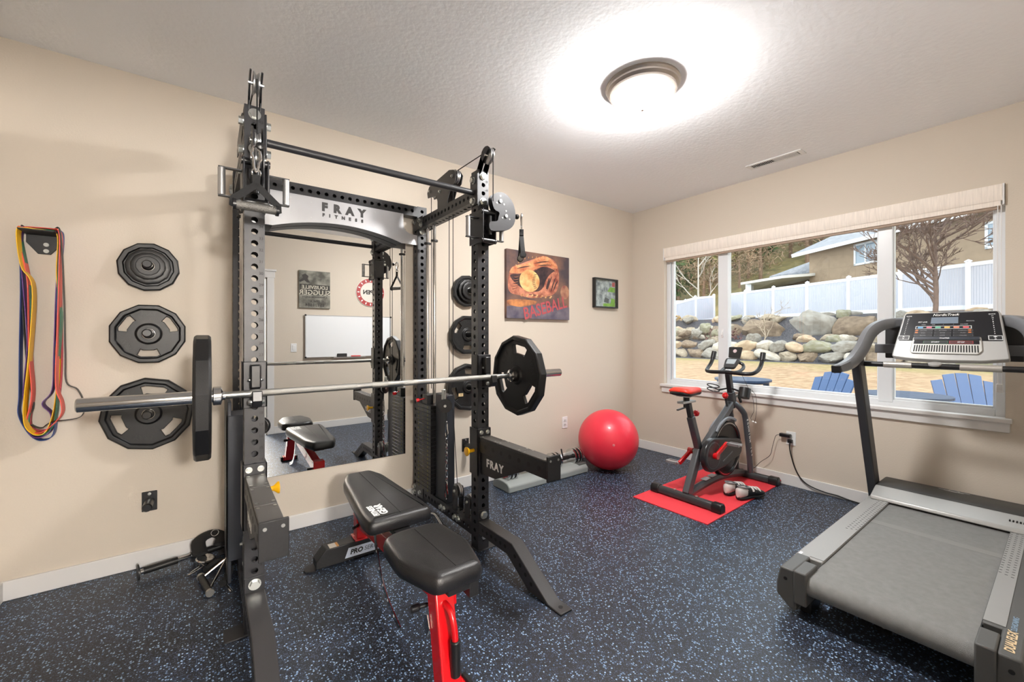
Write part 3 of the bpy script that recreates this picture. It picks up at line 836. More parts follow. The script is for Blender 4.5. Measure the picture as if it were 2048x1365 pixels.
band('coral wide resistance band on the right of the bundle', (236, 88, 74), .058, -.060, .011, .815, [(1.6, .03), (1.5, .038), (1.2, .042), (1.0, .05)], [(1.6, .0), (1.3, -.006), (1.05, -.012), (.96, .006), (.90, .006)], -.098)
band('green resistance band beside the coral one', (22, 112, 84), .045, -.052, .007, .80, [(1.5, .036), (1.2, .036), (1.0, .04)], [(1.5, -.006), (1.38, .004), (1.1, -.010), (.92, -.012)], -.074)
band('yellow resistance band on the inner left of the bundle', (240, 186, 16), .062, -.104, .0, .808, [(1.62, .012), (1.52, .045), (1.2, .034), (1.0, .022), (.9, .02)], [(1.6, -.004), (1.38, .004), (1.0, -.006)], -.060)
band('crimson resistance band behind the purple one', (168, 30, 52), .022, -.046, .004, .82, [(1.5, .012), (1.25, .02), (1.0, .035)], [(1.5, 0), (1.2, .002), (1.0, -.006)], -.04)
band('purple resistance band with a loose lower loop', (96, 50, 128), .05, -.066, .003, .79, [(1.5, .014), (1.25, .024), (1.0, .012)], [(1.5, -.012), (1.2, -.02), (1.02, -.026), (.955, -.058), (.90, -.03)], -.05)
band('navy resistance band on the outer left of the bundle', (30, 62, 128), .046, -.030, .009, .77, [(1.5, .002), (1.2, -.002), (1.0, -.004), (.9, -.006)], [(1.5, -.016), (1.3, -.014), (1.22, -.026), (1.1, -.020), (.95, -.022)], -.045)

# baseball canvas
def mottled(name, c1, c2, scale, rough=.7, det=8, thr=(.35, .65)):
    m = mat(name, c2, rough, noise=1, nscale=scale, ncol=c1)
    for n_ in m.node_tree.nodes:
        if n_.type == 'TEX_NOISE': n_.inputs['Detail'].default_value = det
        if n_.type == 'VALTORGB': n_.color_ramp.elements[0].position = thr[0]; n_.color_ramp.elements[1].position = thr[1]
    return m
cv_t = thing('canvas_print', 'square canvas of a baseball in a leather glove on the tan wall', 'picture', (-1.47, -.002, 1.455))
M().box((-1.862, -.036, 1.455), (-1.075, -.001, 2.088)).build('canvas', mottled('canvas_ground', (74, 64, 70), (132, 98, 82), 6), cv_t, bevel=.004)
ya = -.0364
def art(name, pts, m, lay, sm=4, closed=True):
    pp = smooth_path([(-1.862 + a * .787, 0, 1.455 + b * .633) for a, b in pts], sm, True) if sm else [Vector((-1.862 + a * .787, 0, 1.455 + b * .633)) for a, b in pts]
    return M().prism([(p.x, p.z) for p in pp], (0, ya - lay * .0004, 0), (1, 0, 0), (0, 0, 1), .0003).build(name, m, cv_t, smooth=0)
art('painted_floor', [(.0, .0), (1, .0), (1, .2), (.6, .22), (.3, .2), (0, .17)], mottled('paint_blue_grey', (78, 74, 92), (122, 112, 120), 9), 0, 0)
art('painted_glow', [(.02, .2), (.2, .17), (.4, .22), (.44, .27), (.2, .28), (.02, .26)], mottled('paint_glow', (130, 80, 60), (210, 140, 84), 14), .5)
glove = mottled('paint_leather', (140, 74, 60), (214, 142, 112), 16)
glove2 = mottled('paint_leather_light', (184, 98, 66), (238, 174, 122), 14)
dark = mottled('paint_shadow', (44, 34, 40), (84, 58, 56), 16)
art('painted_glove', [(.02, .44), (.03, .62), (.08, .74), (.24, .82), (.4, .9), (.55, .97), (.72, .93), (.8, .82), (.82, .62), (.78, .45), (.68, .37), (.5, .33), (.35, .31), (.18, .34), (.07, .36)], glove, 1)
art('painted_pocket', [(.05, .62), (.2, .66), (.4, .72), (.55, .80), (.72, .78), (.76, .72), (.66, .62), (.58, .52), (.48, .42), (.3, .42), (.14, .5)], dark, 2)
art('painted_glove_top', [(.04, .66), (.12, .76), (.3, .82), (.45, .92), (.62, .965), (.76, .86), (.78, .80), (.6, .82), (.46, .77), (.3, .68), (.14, .66)], glove2, 3)
art('painted_thumb', [(.56, .45), (.60, .6), (.68, .71), (.78, .76), (.81, .62), (.75, .46), (.64, .38)], glove, 3)
art('painted_web', [(.6, .48), (.64, .62), (.66, .62), (.63, .48)], dark, 4)
bp = [(.34 + .155 * math.cos(a), .565 + .165 * math.sin(a)) for a in [2 * PI * i / 20 for i in range(20)]]
art('painted_ball', bp, mottled('paint_ball', (200, 132, 78), (242, 202, 138), 14), 5)
for i in range(9):
    t_ = i / 8; xx = .43 - .03 * math.sin(t_ * PI); zz = .46 + .2 * t_
    art('painted_stitch', [(xx - .02, zz), (xx - .02, zz + .008), (xx + .02, zz + .016), (xx + .02, zz + .008)], mat('paint_stitch', (62, 30, 26), .7), 6, 0)
for i in range(7):
    xx = .2 + i * .075
    art('painted_lace', [(xx, .33), (xx + .03, .37), (xx + .05, .36), (xx + .02, .32)], mottled('paint_lace', (170, 110, 70), (236, 196, 140), 30), 6, 0)
for i in range(12):
    t_ = i / 11
    art('painted_stroke', [(.07 + .03 * t_, .40 + .02 * t_ * 9 * .1 + .21 * t_), (.10 + .03 * t_, .405 + .21 * t_), (.16 + .02 * t_, .43 + .2 * t_), (.12, .415 + .205 * t_)], (glove2, dark)[i % 2], 4 + i * .05, 2)
for i in range(14):
    t_ = i / 13; a_ = R(20 + 130 * t_)
    cx_, cz_ = .44 + .36 * math.cos(a_), .62 + .32 * math.sin(a_)
    art('painted_seam', [(cx_, cz_), (cx_ + .012, cz_ + .004), (cx_ * .97 + .02, cz_ * .955 + .02), (cx_ * .97 + .008, cz_ * .955 + .016)], mottled('paint_lace', (170, 110, 70), (236, 196, 140), 30), 5, 0)
for (x0_, z0_, x1_, z1_) in ((.62, .44, .70, .68), (.68, .42, .76, .66), (.72, .44, .80, .62), (.3, .36, .5, .35), (.14, .72, .36, .79), (.40, .83, .66, .90), (.46, .80, .70, .85)):
    art('painted_crease', [(x0_, z0_), ((x0_ + x1_) / 2 - .012, (z0_ + z1_) / 2 + .012), (x1_, z1_), ((x0_ + x1_) / 2 + .004, (z0_ + z1_) / 2 - .002)], dark, 5.5, 3)
bp = [(.92 + .075 * math.cos(a), .44 + .11 * math.sin(a)) for a in [2 * PI * i / 16 for i in range(16)]]
art('painted_far_ball', bp, mottled('paint_far_ball', (140, 84, 74), (196, 150, 116), 10), 1)
tx = M(); add_text(tx, 'BASEBALL', .128, (-1.392, ya - .0028, 1.562), (1, 0, .255), (-.255, 0, 1), bold=.002, ext=.0003, space=1.02)
for i, (a, b, c_) in enumerate(tx.v): tx.v[i] = (a, b, 1.562 + (c_ - 1.562 - (a + 1.392) * .255) * 1.25 + (a + 1.392) * .255)
tag(tx.build('painted_lettering', mat('paint_red', (184, 84, 88), .7), cv_t, smooth=0), 'red slanted lettering reading BASEBALL')

# small shadow-box frame
fr = thing('picture_frame', 'small black shadow-box frame with a black and white photo near the corner', 'picture frame', (-.5, -.002, 1.60))
fx0, fx1, fz0, fz1 = -.695, -.318, 1.602, 1.925
w = M(); t_ = .014
w.box((fx0, -.045, fz0), (fx0 + t_, -.002, fz1)); w.box((fx1 - t_, -.045, fz0), (fx1, -.002, fz1))
w.box((fx0 + t_, -.045, fz0), (fx1 - t_, -.002, fz0 + t_)); w.box((fx0 + t_, -.045, fz1 - t_), (fx1 - t_, -.002, fz1))
w.build('frame', mat('black_frame', (30, 30, 31), .4), fr)
ph = M().box((fx0 + t_, -.014, fz0 + t_), (fx1 - t_, -.010, fz1 - t_)).build('photo', mottled('photo_grey', (122, 128, 138), (206, 212, 218), 22), fr)
def pp(name, pts, m):
    M().prism([(fx0 + t_ + a * (fx1 - fx0 - 2 * t_), fz0 + t_ + b * (fz1 - fz0 - 2 * t_)) for a, b in pts], (0, -.0145, 0), (1, 0, 0), (0, 0, 1), .0006).build(name, m, ph, smooth=0)
gm = mottled('photo_green', (120, 176, 60), (168, 208, 96), 14)
pp('photo_green', [(.62, .58), (.98, .56), (.98, .74), (.74, .76)], gm); pp('photo_green', [(.42, .02), (.98, .02), (.98, .3), (.8, .34), (.78, .14), (.42, .12)], gm)
pp('photo_red', [(.84, .78), (.98, .78), (.98, .95), (.84, .93)], mat('photo_red', (204, 96, 96), .6))
pp('photo_dark', [(.45, .18), (.66, .14), (.7, .3), (.5, .36)], mat('photo_dark', (92, 96, 104), .6))
M().box((fx0 + t_, -.044, fz0 + t_), (fx1 - t_, -.042, fz1 - t_)).build('pane', glass_m, fr)

def outlet(c, ax, label, rocker=False):
    t = thing('wall_outlet', label, 'switch' if rocker else 'outlet', c)
    c = Vector(c); nx = Vector(ax); sx = nx.cross(Vector((0, 0, 1)))
    def bx(u0, u1, z0, z1, d0, d1, nm, m, par=t):
        a = c + sx * u0 + Vector((0, 0, z0)) + nx * d0; b = c + sx * u1 + Vector((0, 0, z1)) + nx * d1
        return M().box([min(a[i], b[i]) for i in range(3)], [max(a[i], b[i]) for i in range(3)]).build(nm, m, par, bevel=.0015)
    bx(-.036, .036, -.058, .058, 0, .006, 'cover_plate', white_m)
    if rocker:
        bx(-.016, .016, -.033, .033, .006, .011, 'rocker', white_m); return t
    for dz in (-.021, .021):
        s_ = bx(-.017, .017, dz - .015, dz + .015, .006, .009, 'socket', mat('socket_white', (214, 214, 212), .4))
        for du in (-.006, .006): bx(du - .0015, du + .0015, dz - .004, dz + .007, .009, .0093, 'slot', num_m, s_)
    return t
outlet((-1.106, 0, .408), (0, -1, 0), 'white wall outlet on the tan wall beside the red ball')
outlet((0, -1.648, .408), (-1, 0, 0), 'white wall outlet with plugs under the window')
outlet((-3.097, YB, 1.135), (0, 1, 0), 'white light switch beside the door casing seen in the mirror', True).name = 'light_switch'

# opposite wall, seen only in the mirror
sg = thing('bat_sign', 'weathered grey bat maker sign reflected in the mirror above the whiteboard', 'sign', (-2.84, YB + .02, 1.68))
M().box((-3.036, YB, 1.68), (-2.639, YB + .03, 2.195)).build('board', mottled('weathered_tin', (86, 84, 76), (156, 154, 142), 9), sg, bevel=.003)
M().box((-3.03, YB + .03, 1.86), (-2.645, YB + .031, 2.005)).build('dark_band', mottled('dark_tin', (52, 50, 46), (82, 78, 70), 14), sg)
ls = []
for txt, size, z, m in (('LOUISVILLE', .066, 1.965, mat('sign_cream', (206, 200, 182), .6)), ('SLUGGER', .094, 1.893, mat('sign_cream', (206, 200, 182), .6)), ('A TRADITION OF QUALITY', .026, 1.832, mat('sign_dark', (56, 50, 46), .6)), ('SINCE', .045, 1.775, mat('sign_dark', (56, 50, 46), .6)), ('EST. 1884', .06, 1.722, mat('sign_dark', (56, 50, 46), .6))):
    tx = M(); add_text(tx, txt, size, (-2.838, YB + .0315, z), (-1, 0, 0), (0, 0, 1), bold=.001); tx.build('lettering', m, sg, smooth=0)
M().prism([(.0, .0), (.03, .05), (.02, .09), (.06, .12), (.10, .10), (.09, .06), (.14, .02), (.12, .0), (.07, .03), (.04, .0)], (-2.9, YB + .031, 2.03), (-1, 0, 0), (0, 0, 1), .001).build('batter_figure', mat('sign_dark', (56, 50, 46), .6), sg, smooth=0)
rs = thing('round_sign', 'round white sign with a red lettered rim reflected in the mirror', 'sign', (-2.067, YB + .01, 1.74))
M().cyl((-2.067, YB, 1.947), (-2.067, YB + .012, 1.947), .212, 40).build('disc', mat('sign_white', (222, 216, 206), .5), rs)
M().ring((-2.067, YB + .0135, 1.947), (0, 1, 0), .206, .15, .002, 40).build('red_rim', mat('sign_red', (168, 52, 52), .5), rs)
tx = M()
for i in range(16):
    a = 2 * PI * i / 16
    M().cbox((0, 0, 0), (.016, .0015, .03), Matrix.Translation((-2.067 + .178 * math.sin(a), YB + .015, 1.947 + .178 * math.cos(a))) @ Matrix.Rotation(a, 4, 'Y')).build('rim_letter', letter_m, rs)
add_text(tx, 'OPEN', .085, (-2.067, YB + .0125, 1.947), (-1, 0, 0), (0, 0, 1), bold=.004); tx.build('lettering', mat('sign_dark', (56, 50, 46), .6), rs, smooth=0)
wb = thing('whiteboard', 'large whiteboard with a silver rim reflected in the mirror', 'whiteboard', (-2.36, YB + .01, .995))
M().box((-2.955, YB + .003, 1.002), (-1.765, YB + .012, 1.58)).build('panel', mat('whiteboard_face', (236, 238, 240), .15), wb)
w = M()
for a in (((-2.962, 0, .995), (-1.758, .016, 1.003)), ((-2.962, 0, 1.579), (-1.758, .016, 1.587)), ((-2.962, 0, 1.003), (-2.954, .016, 1.579)), ((-1.766, 0, 1.003), (-1.758, .016, 1.579))):
    w.box((a[0][0], YB + .003, a[0][2]), (a[1][0], YB + a[1][1], a[1][2]))
w.build('rim', alu_m, wb)
for cx_, cz_ in ((-2.956, .999), (-2.956, 1.583), (-1.764, .999), (-1.764, 1.583)): M().cbox((cx_, YB + .009, cz_), (.022, .02, .022)).build('corner_cap', plastic_m, wb, bevel=.002)
M().box((-2.6, YB + .012, .985), (-2.15, YB + .055, .995)).build('tray', alu_m, wb)
wb.location.y += .02
tag(M().box((-2.55, YB + .038, .9955), (-2.42, YB + .073, 1.045)).build('board_eraser', mat('felt_black', (50, 48, 48), .8), None, bevel=.006), 'black felt eraser on the whiteboard tray', 'eraser')
tag(M().lathe([(.007, 0), (.009, .003), (.009, .12), (.007, .135)], (-2.36, YB + .055, 1.0045), (1, 0, 0), 12).build('marker_pen', mat('marker_red', (206, 60, 56), .4), None), 'red marker pen on the whiteboard tray', 'marker')

# ---------------------------------------------------------------- ceiling lamp, vent, roller blind
lp = thing('ceiling_lamp', 'flush brushed nickel ceiling lamp with a glowing glass dome', 'ceiling lamp', (-2.03, -1.612, H))
nickel = mat('warm_nickel', (176, 166, 156), .35, .7)
M().lathe([(.02, 0), (.205, 0), (.208, -.012), (.200, -.020), (.200, -.030), (.186, -.042), (.186, -.052), (.172, -.060), (.168, -.052), (.02, -.052)], (-2.03, -1.612, H - .0005), (0, 0, 1), 48).build('rim', nickel, lp)
dome = [(.166, -.054)] + [(.166 * math.cos(a), -.056 - .085 * math.sin(a)) for a in [R(6 * i) for i in range(1, 15)]] + [(.004, -.141)]
M().lathe(dome, (-2.03, -1.612, H), (0, 0, 1), 48).build('glass_dome', mat('lit_alabaster_glass', (255, 246, 232), .3, emit=(255, 253, 251), estr=130), lp)
M().lathe([(.002, -.152), (.010, -.150), (.013, -.144), (.013, -.139), (.004, -.136)], (-2.03, -1.612, H), (0, 0, 1), 16).build('finial', nickel, lp)
hl_ = thing('added_hall_lamp', 'added globe lamp, unseen in the hall, shining in through the open doorway', 'wall lamp', (-3.78, -5.08, 1.75))  # added lamp, out of view, throws frontal light through the doorway
M().lathe([(.004, 0), (.07, 0), (.07, .018), (.02, .024), (.02, .05)], (-3.78, -5.0795, 1.75), (0, 1, 0), 28).build('back_plate', nickel, hl_)
M().lathe([(max(.004, .13 * math.sin(R(9 * i))), -.13 * math.cos(R(9 * i))) for i in range(21)], (-3.78, -4.905, 1.75), (0, 1, 0), 28).build('glass_globe', mat('added_hall_lamp_glow', (255, 250, 244), .3, emit=(255, 252, 248), estr=340), hl_)
vt = thing('ceiling_vent', 'white slotted air vent in the ceiling near the window', 'vent', (-.30, -1.64, H))
w = M()
w.box((-.36, -1.84, H - .008), (-.24, -1.81, H)); w.box((-.36, -1.46, H - .008), (-.24, -1.43, H))
w.box((-.36, -1.81, H - .008), (-.335, -1.46, H)); w.box((-.265, -1.81, H - .008), (-.24, -1.46, H))
w.build('frame', white_m, vt, bevel=.002)
M().box((-.335, -1.81, H - .002), (-.265, -1.46, H)).build('duct', num_m, vt)
for i in range(26):
    yy = -1.80 + i * .0132; tl = 35 if i < 13 else -35
    M().cbox((0, 0, 0), (.07, .0018, .012), Matrix.Translation((-.30, yy + .004, H - .006)) @ Matrix.Rotation(R(tl), 4, 'X')).build('slat', white_m, vt, smooth=0)
bl = thing('roller_blind', 'cream woven roller blind rolled up at the top of the window', 'blind', (.01, -1.63, 2.105))
bm = mat('woven_cream', (246, 236, 225), .8, noise=.10, nscale=14, bump=.3, bscale=90, stretch=(1, 9, .6))
bprof = [(-.018, 2.252), (-.022, 2.245), (-.022, 2.175), (-.010, 2.150), (.03, 2.150), (.03, 2.252)]
M().prism([(a, b) for a, b in bprof], (0, -1.627, 0), (1, 0, 0), (0, 0, 1), 2.40).build('valance', bm, bl)
M().prism([(-.006, 2.15), (-.006, 2.118), (.012, 2.112), (.012, 2.15)], (0, -1.627, 0), (1, 0, 0), (0, 0, 1), 2.385).build('rolled_fabric', bm, bl)
M().box((-.004, -2.815, 2.098), (.02, -.44, 2.113)).build('hem_bar', mat('taupe_hem', (166, 146, 128), .6), bl, bevel=.003)
for yy in (-.4225, -2.8315): M().box((-.02, yy - .004, 2.12), (.035, yy + .004, 2.253)).build('bracket', white_m, bl)
w = M()
pts = [(-.012, -2.808, 2.12), (-.012, -2.805, 1.5), (-.012, -2.808, .98), (-.012, -2.82, .965), (-.012, -2.826, 1.0), (-.012, -2.822, 1.5), (-.012, -2.822, 2.12)]
w.tube(smooth_path(pts, 5), .0022, 6); w.build('bead_cord', white_m, bl)
M().box((-.022, -2.83, .93), (-.004, -2.80, .985)).build('cord_tensioner', white_m, bl, bevel=.004)

# ---------------------------------------------------------------- ball, dumbbells, mat, shoes
ballm = mat('pink_red_vinyl', (232, 50, 70), .40, coat=.2)
b_ = thing('exercise_ball', 'large glossy red exercise ball in the room corner', 'ball', (-.905, -.40, 0))
prof = []
for i in range(65):
    a = -PI / 2 + PI * i / 64; rr = .286 * math.cos(a)
    rg = .0011 * math.cos(i * 2 * PI / 2) if 12 < i < 52 else 0
    prof.append((max(rr + rg, .002), .286 * math.sin(a)))
M().lathe(prof, (-.905, -.40, .286), (-.62, -.75, .05), 64).build('skin', ballm, b_, smooth=180)
pc = Vector((-.905, -.40, .286)) + Vector((-.62, -.75, .05)).normalized() * .284
M().lathe([(.012, 0), (.012, .003), (.002, .004)], pc, (-.62, -.75, .05), 16).build('valve', mat('valve_pink', (206, 110, 116), .5), b_)
dt = thing('dumbbell_tray', 'grey plastic dumbbell tray along the baseboard', 'dumbbell tray', (-1.57, -.25, 0))
greyp = mat('grey_tray_plastic', (150, 156, 154), .5)
sec = [(-.125, 0), (.115, 0), (.115, .05), (.085, .076), (.02, .085), (-.06, .082), (-.105, .066), (-.125, .045)]
M().prism([(-a, b) for a, b in sec][::-1], (-1.605, -.245, 0), (0, 1, 0), (0, 0, 1), .93).build('tray', greyp, dt, bevel=.010, seg=3)
for cx_ in (-1.62, -1.19): M().box((cx_ - .05, -.335, .074), (cx_ + .05, -.17, .0845)).build('recess_label', mat('recess_grey', (92, 92, 90), .6), dt, bevel=.003)
def dumbbell(x0, x1, label):
    t = thing('adjustable_dumbbell', label, 'dumbbell', ((x0 + x1) / 2, -.235, .09), 'adjustable dumbbells in the tray')
    cz, cy = .138, -.235
    M().cyl((x0 + .05, cy, cz), (x1 - .05, cy, cz), .016, 16).build('handle', plastic_m, t)
    M().cyl(((x0 + x1) / 2 - .05, cy, cz), ((x0 + x1) / 2 + .05, cy, cz), .02, 16).build('grip', rubber_m, t)
    for s_, e in ((1, x0), (-1, x1)):
        for k in range(5):
            m_ = chrome_m if k % 2 == 0 else plastic_m; rr = .073 if k % 2 == 0 else .066
            a = e + s_ * (.012 + k * .021)
            M().lathe([(.018, 0), (rr - .004, 0), (rr, .003), (rr, .016), (rr - .004, .019), (.018, .019)], (a, cy, cz), (s_, 0, 0), 24).build('weight_disc', m_, t)
        M().lathe([(.004, 0), (.045, 0), (.045, .012), (.004, .012)], (e, cy, cz), (s_, 0, 0), 20).build('selector_dial', mat('dial_red', (176, 48, 48), .4), t)
    M().cyl(((x0 + x1) / 2 - .015, cy, cz), ((x0 + x1) / 2 - .02, cy + .02, cz + .085), .007, 8).build('lock_lever', plastic_m, t)
dumbbell(-2.04, -1.65, 'chrome and black adjustable dumbbell under the lettered spotter arm')
dumbbell(-1.53, -1.14, 'chrome and black adjustable dumbbell next to the red ball')
matm = mat('coral_foam', (222, 56, 66), .75, bump=.2, bscale=250)
w = M(); nx_ = 40
xs = [-1.31 + 1.29 * i / nx_ for i in range(nx_ + 1)]
vs = []; fs = []
for i, xx in enumerate(xs):
    zz = .0 + (max(0, xx + .10) ** 2) * 4.5
    for yy, z2 in ((-1.612, zz), (-1.0, zz), (-1.0, zz + .006), (-1.612, zz + .006)): vs.append((xx, yy + .035 * (xx + 1.31) / 1.29, z2))
for i in range(nx_):
    for k in range(4):
        l = (k + 1) % 4; fs.append((i * 4 + k, i * 4 + l, i * 4 + 4 + l, i * 4 + 4 + k))
fs += [(3, 2, 1, 0), tuple(range(4 * nx_, 4 * nx_ + 4))]
tag(w.add(vs, fs).build('exercise_mat', matm, None), 'coral red foam mat under the exercise bike', 'mat')
def shoe(loc, rz, label):
    t = thing('cycling_shoe', label, 'shoe', loc, 'cycling shoes on the mat')
    def loft(secs, nm, m, par=t, n=16):
        vs = []; fs = []
        for (x, zc, hw, hz_, pw) in secs:
            for i in range(n):
                a = 2 * PI * i / n; ca, sa = math.cos(a), math.sin(a)
                vs.append((x, hw * math.copysign(abs(ca) ** pw, ca), zc + hz_ * math.copysign(abs(sa) ** pw, sa)))
        for k in range(len(secs) - 1):
            for i in range(n):
                j = (i + 1) % n; fs.append((k * n + i, k * n + j, (k + 1) * n + j, (k + 1) * n + i))
        fs += [tuple(range(n))[::-1], tuple(range((len(secs) - 1) * n, len(secs) * n))]
        m_ = M(); m_.add([Matrix.Translation(loc) @ Vector(v) for v in vs], fs)
        return m_.build(nm, m, par, smooth=60)
    loft([(-.002, .016, .012, .010, 1), (.008, .014, .028, .013, .7), (.05, .013, .033, .013, .6), (.12, .016, .03, .013, .6), (.19, .014, .044, .012, .6), (.25, .017, .038, .012, .7), (.278, .022, .015, .008, 1)], 'sole', plastic_m)
    wm = mat('white_grey_mesh', (206, 200, 196), .6); bm_ = mat('shoe_black', (34, 33, 34), .55)
    loft([(-.004, .05, .014, .03, 1), (.006, .055, .028, .038, .75), (.04, .06, .033, .04, .7), (.075, .06, .034, .036, .7)], 'heel_counter', wm)
    loft([(.07, .055, .035, .036, .7), (.12, .055, .034, .036, .75), (.17, .046, .042, .03, .8), (.22, .036, .04, .022, .85), (.26, .029, .028, .014, .9), (.28, .026, .010, .007, 1)], 'upper', bm_)
    m_ = M(); pts = [Vector(loc) + Vector((.06 + .052 * math.cos(a), .031 * math.sin(a), .096 - .010 * math.cos(a))) for a in [2 * PI * i / 20 for i in range(20)]]
    m_.tube(pts, .006, 6, closed=True); m_.build('collar', mat('grey_collar', (120, 120, 122), .7), t)
    m_ = M().lathe([(.001, 0), (.03, 0), (.03, .001)], Vector(loc) + Vector((.062, 0, .094)), (0, 0, 1), 16)
    m_.build('opening', num_m, t)
    for xx in (.125, .16, .195):
        pts = [Vector(loc) + Vector((xx, .038 * math.cos(a), .055 - (xx - .125) * .2 + .036 * math.sin(a))) for a in [R(10 + 16 * i) for i in range(11)]]
        M().ribbon(pts, (1, 0, 0), .018, .003).build('strap', wm, t)
    t.rotation_euler[2] = rz
    return t
shoe((-.70, -1.435, .0075), R(-8), 'white and black cycling shoe nearer the bike frame')
shoe((-.715, -1.535, .0075), R(-16), 'white and black cycling shoe nearer the camera edge of the mat')

# ---------------------------------------------------------------- weight bench
leather = mat('black_vinyl', (27, 26, 27), .33, bump=.25, bscale=380)
bn = thing('weight_bench', 'red framed adjustable bench with black padded seat and backrest', 'bench', (-3.32, -1.15, 0))
def pad(name, outline, z0, z1, crown=.004, bev=.02):
    # cushioned pad: stacked inset outlines
    n = len(outline); cx = sum(p[0] for p in outline) / n; cy = sum(p[1] for p in outline) / n
    lv = [(z0, .012), (z0 + .006, .002), (z1 - .028, 0), (z1 - .014, .004), (z1 - .006, .009), (z1 - .001, .016), (z1 + .001, .024), (z1 + crown, .036)]
    vs = []; fs = []
    pl = [Vector((a, b)) for a, b in outline]
    for z, ins in lv:
        for i in range(n):
            p, q, r = pl[i - 1], pl[i], pl[(i + 1) % n]
            d1 = (q - p).normalized(); d2 = (r - q).normalized()
            nn = Vector((-(d1.y + d2.y), d1.x + d2.x))
            if nn.length < 1e-6: nn = Vector((-d1.y, d1.x))
            nn.normalize()
            s = ins / max(.5, nn.dot(Vector((-d1.y, d1.x))))
            vs.append((q.x + nn.x * s, q.y + nn.y * s, z))
    for k in range(len(lv) - 1):
        for i in range(n):
            j = (i + 1) % n; fs.append((k * n + i, k * n + j, (k + 1) * n + j, (k + 1) * n + i))
    fs += [tuple(range(n))[::-1], tuple(range((len(lv) - 1) * n, len(lv) * n))]
    return M().add(vs, fs).build(name, leather, bn, smooth=60)
def rounded(pts, r=.02, k=3):
    out = []; n = len(pts); P_ = [Vector(p) for p in pts]
    for i in range(n):
        a, b, c = P_[i - 1], P_[i], P_[(i + 1) % n]
        d1 = (a - b); d2 = (c - b); t = min(r, d1.length / 2.2, d2.length / 2.2)
        p0 = b + d1.normalized() * t; p1 = b + d2.normalized() * t
        for j in range(k + 1):
            u = j / k; out.append(tuple((1 - u) ** 2 * p0 + 2 * u * (1 - u) * b + u * u * p1))
    return out
BP = rounded([(-3.472, -1.225), (-3.165, -1.225), (-3.158, -1.12), (-3.185, -.58), (-3.225, -.455), (-3.375, -.455), (-3.42, -.58), (-3.477, -1.12)], .03)
bp_ = pad('backrest_pad', BP, .385, .45)
SP = rounded([(-3.425, -1.795), (-3.232, -1.795), (-3.182, -1.60), (-3.19, -1.245), (-3.475, -1.245), (-3.488, -1.60)][:3] + [(-3.2, -1.395), (-3.25, -1.36), (-3.42, -1.36), (-3.475, -1.395), (-3.488, -1.60)], .03)
sp_ = pad('seat_pad', SP, .385, .45)
M().tube([(-3.318, -1.20, .4546), (-3.305, -.50, .4546)], .0012, 5).build('seam', mat('seam_thread', (14, 14, 14), .7), bp_)
M().tube([(-3.33, -1.76, .4546), (-3.335, -1.40, .4546)], .0012, 5).build('seam', mat('seam_thread', (14, 14, 14), .7), sp_)
tx = M(); add_text(tx, 'FITNESS', .036, (-3.418, -1.11, .4548), (0, 1, 0), (-1, 0, 0), bold=.0016); add_text(tx, 'GEAR', .050, (-3.380, -1.11, .4548), (0, 1, 0), (-1, 0, 0), bold=.002)
# lettering runs along the pad
tag(tx.build('lettering', letter_m, bp_, smooth=0), 'white lettering reading FITNESS GEAR', kind='stuff')
ft = M(); x0, x1 = -3.575, -3.07
ft.prism([(x0, .012), (x1, .012), (x1, .05), (x1 - .05, .108), (x0 + .05, .108), (x0, .05)], (0, -.60, 0), (1, 0, 0), (0, 0, 1), .085)
rf = ft.build('rear_foot', black_m, bn, bevel=.004)
for xx, s in ((x0, -1), (x1, 1)):
    M().prism([(0, -.045), (.05, -.025), (.055, 0), (.05, .025), (0, .045)], (xx, -.60, .006), (s, 0, 0), (0, s, 0), .008).build('foot_tab', black_m, rf)
lb = M().prism([(-3.425, .028), (-3.225, .028), (-3.242, .082), (-3.405, .082)], (0, -.643, 0), (1, 0, 0), (0, 0, 1), .001).build('label', mat('label_blue_white', (196, 206, 222), .4), rf, smooth=0)
tx = M(); add_text(tx, 'PRO', .036, (-3.362, -.6438, .055), (1, 0, 0), (0, 0, 1), bold=.0014, shear=.2); tx.build('print', num_m, rf, smooth=0)
tx = M(); add_text(tx, 'SERIES', .034, (-3.272, -.6438, .055), (1, 0, 0), (0, 0, 1), shear=.2); tx.build('print', mat('print_grey', (100, 104, 112), .5), rf, smooth=0)
wl = M().box((-3.505, -.64, .1083), (-3.455, -.585, .1088)).build('warning_label', mat('label_white', (220, 210, 196), .5), rf)
M().box((-3.468, -.64, .1088), (-3.455, -.585, .1091)).build('orange_stripe', mat('label_orange', (206, 140, 60), .5), wl)
M().bar((-3.315, -.60, .10), (-3.315, -.60, .27), .085, .07, (0, 1, 0)).build('rear_post', red_m, bn, bevel=.004)
M().box((-3.37, -.65, .108), (-3.26, -.55, .118)).build('rear_flange', red_m, bn, bevel=.003)
M().bar((-3.318, -.62, .215), (-3.325, -1.70, .315), .062, .085).build('main_beam', red_m, bn, bevel=.004)
M().bar((-3.362, -1.765, .02), (-3.345, -1.655, .37), .075, .075, (0, 1, 0)).build('front_post', red_m, bn, bevel=.005)
M().prism([(-3.425, .004), (-3.295, .004), (-3.295, .03), (-3.31, .042), (-3.41, .042), (-3.425, .03)], (0, -1.79, 0), (1, 0, 0), (0, 0, 1), .075).build('front_foot', red_m, bn, bevel=.004)
for xx in (-3.427, -3.293): M().cbox((xx, -1.79, .022), (.022, .085, .044)).build('foot_cap', plastic_m, bn, bevel=.006)
M().box((-3.36, -1.27, .36), (-3.28, -.55, .386)).build('back_support', black_m, bn, bevel=.003)
M().box((-3.365, -1.77, .355), (-3.275, -1.42, .386)).build('seat_support', black_m, bn, bevel=.003)
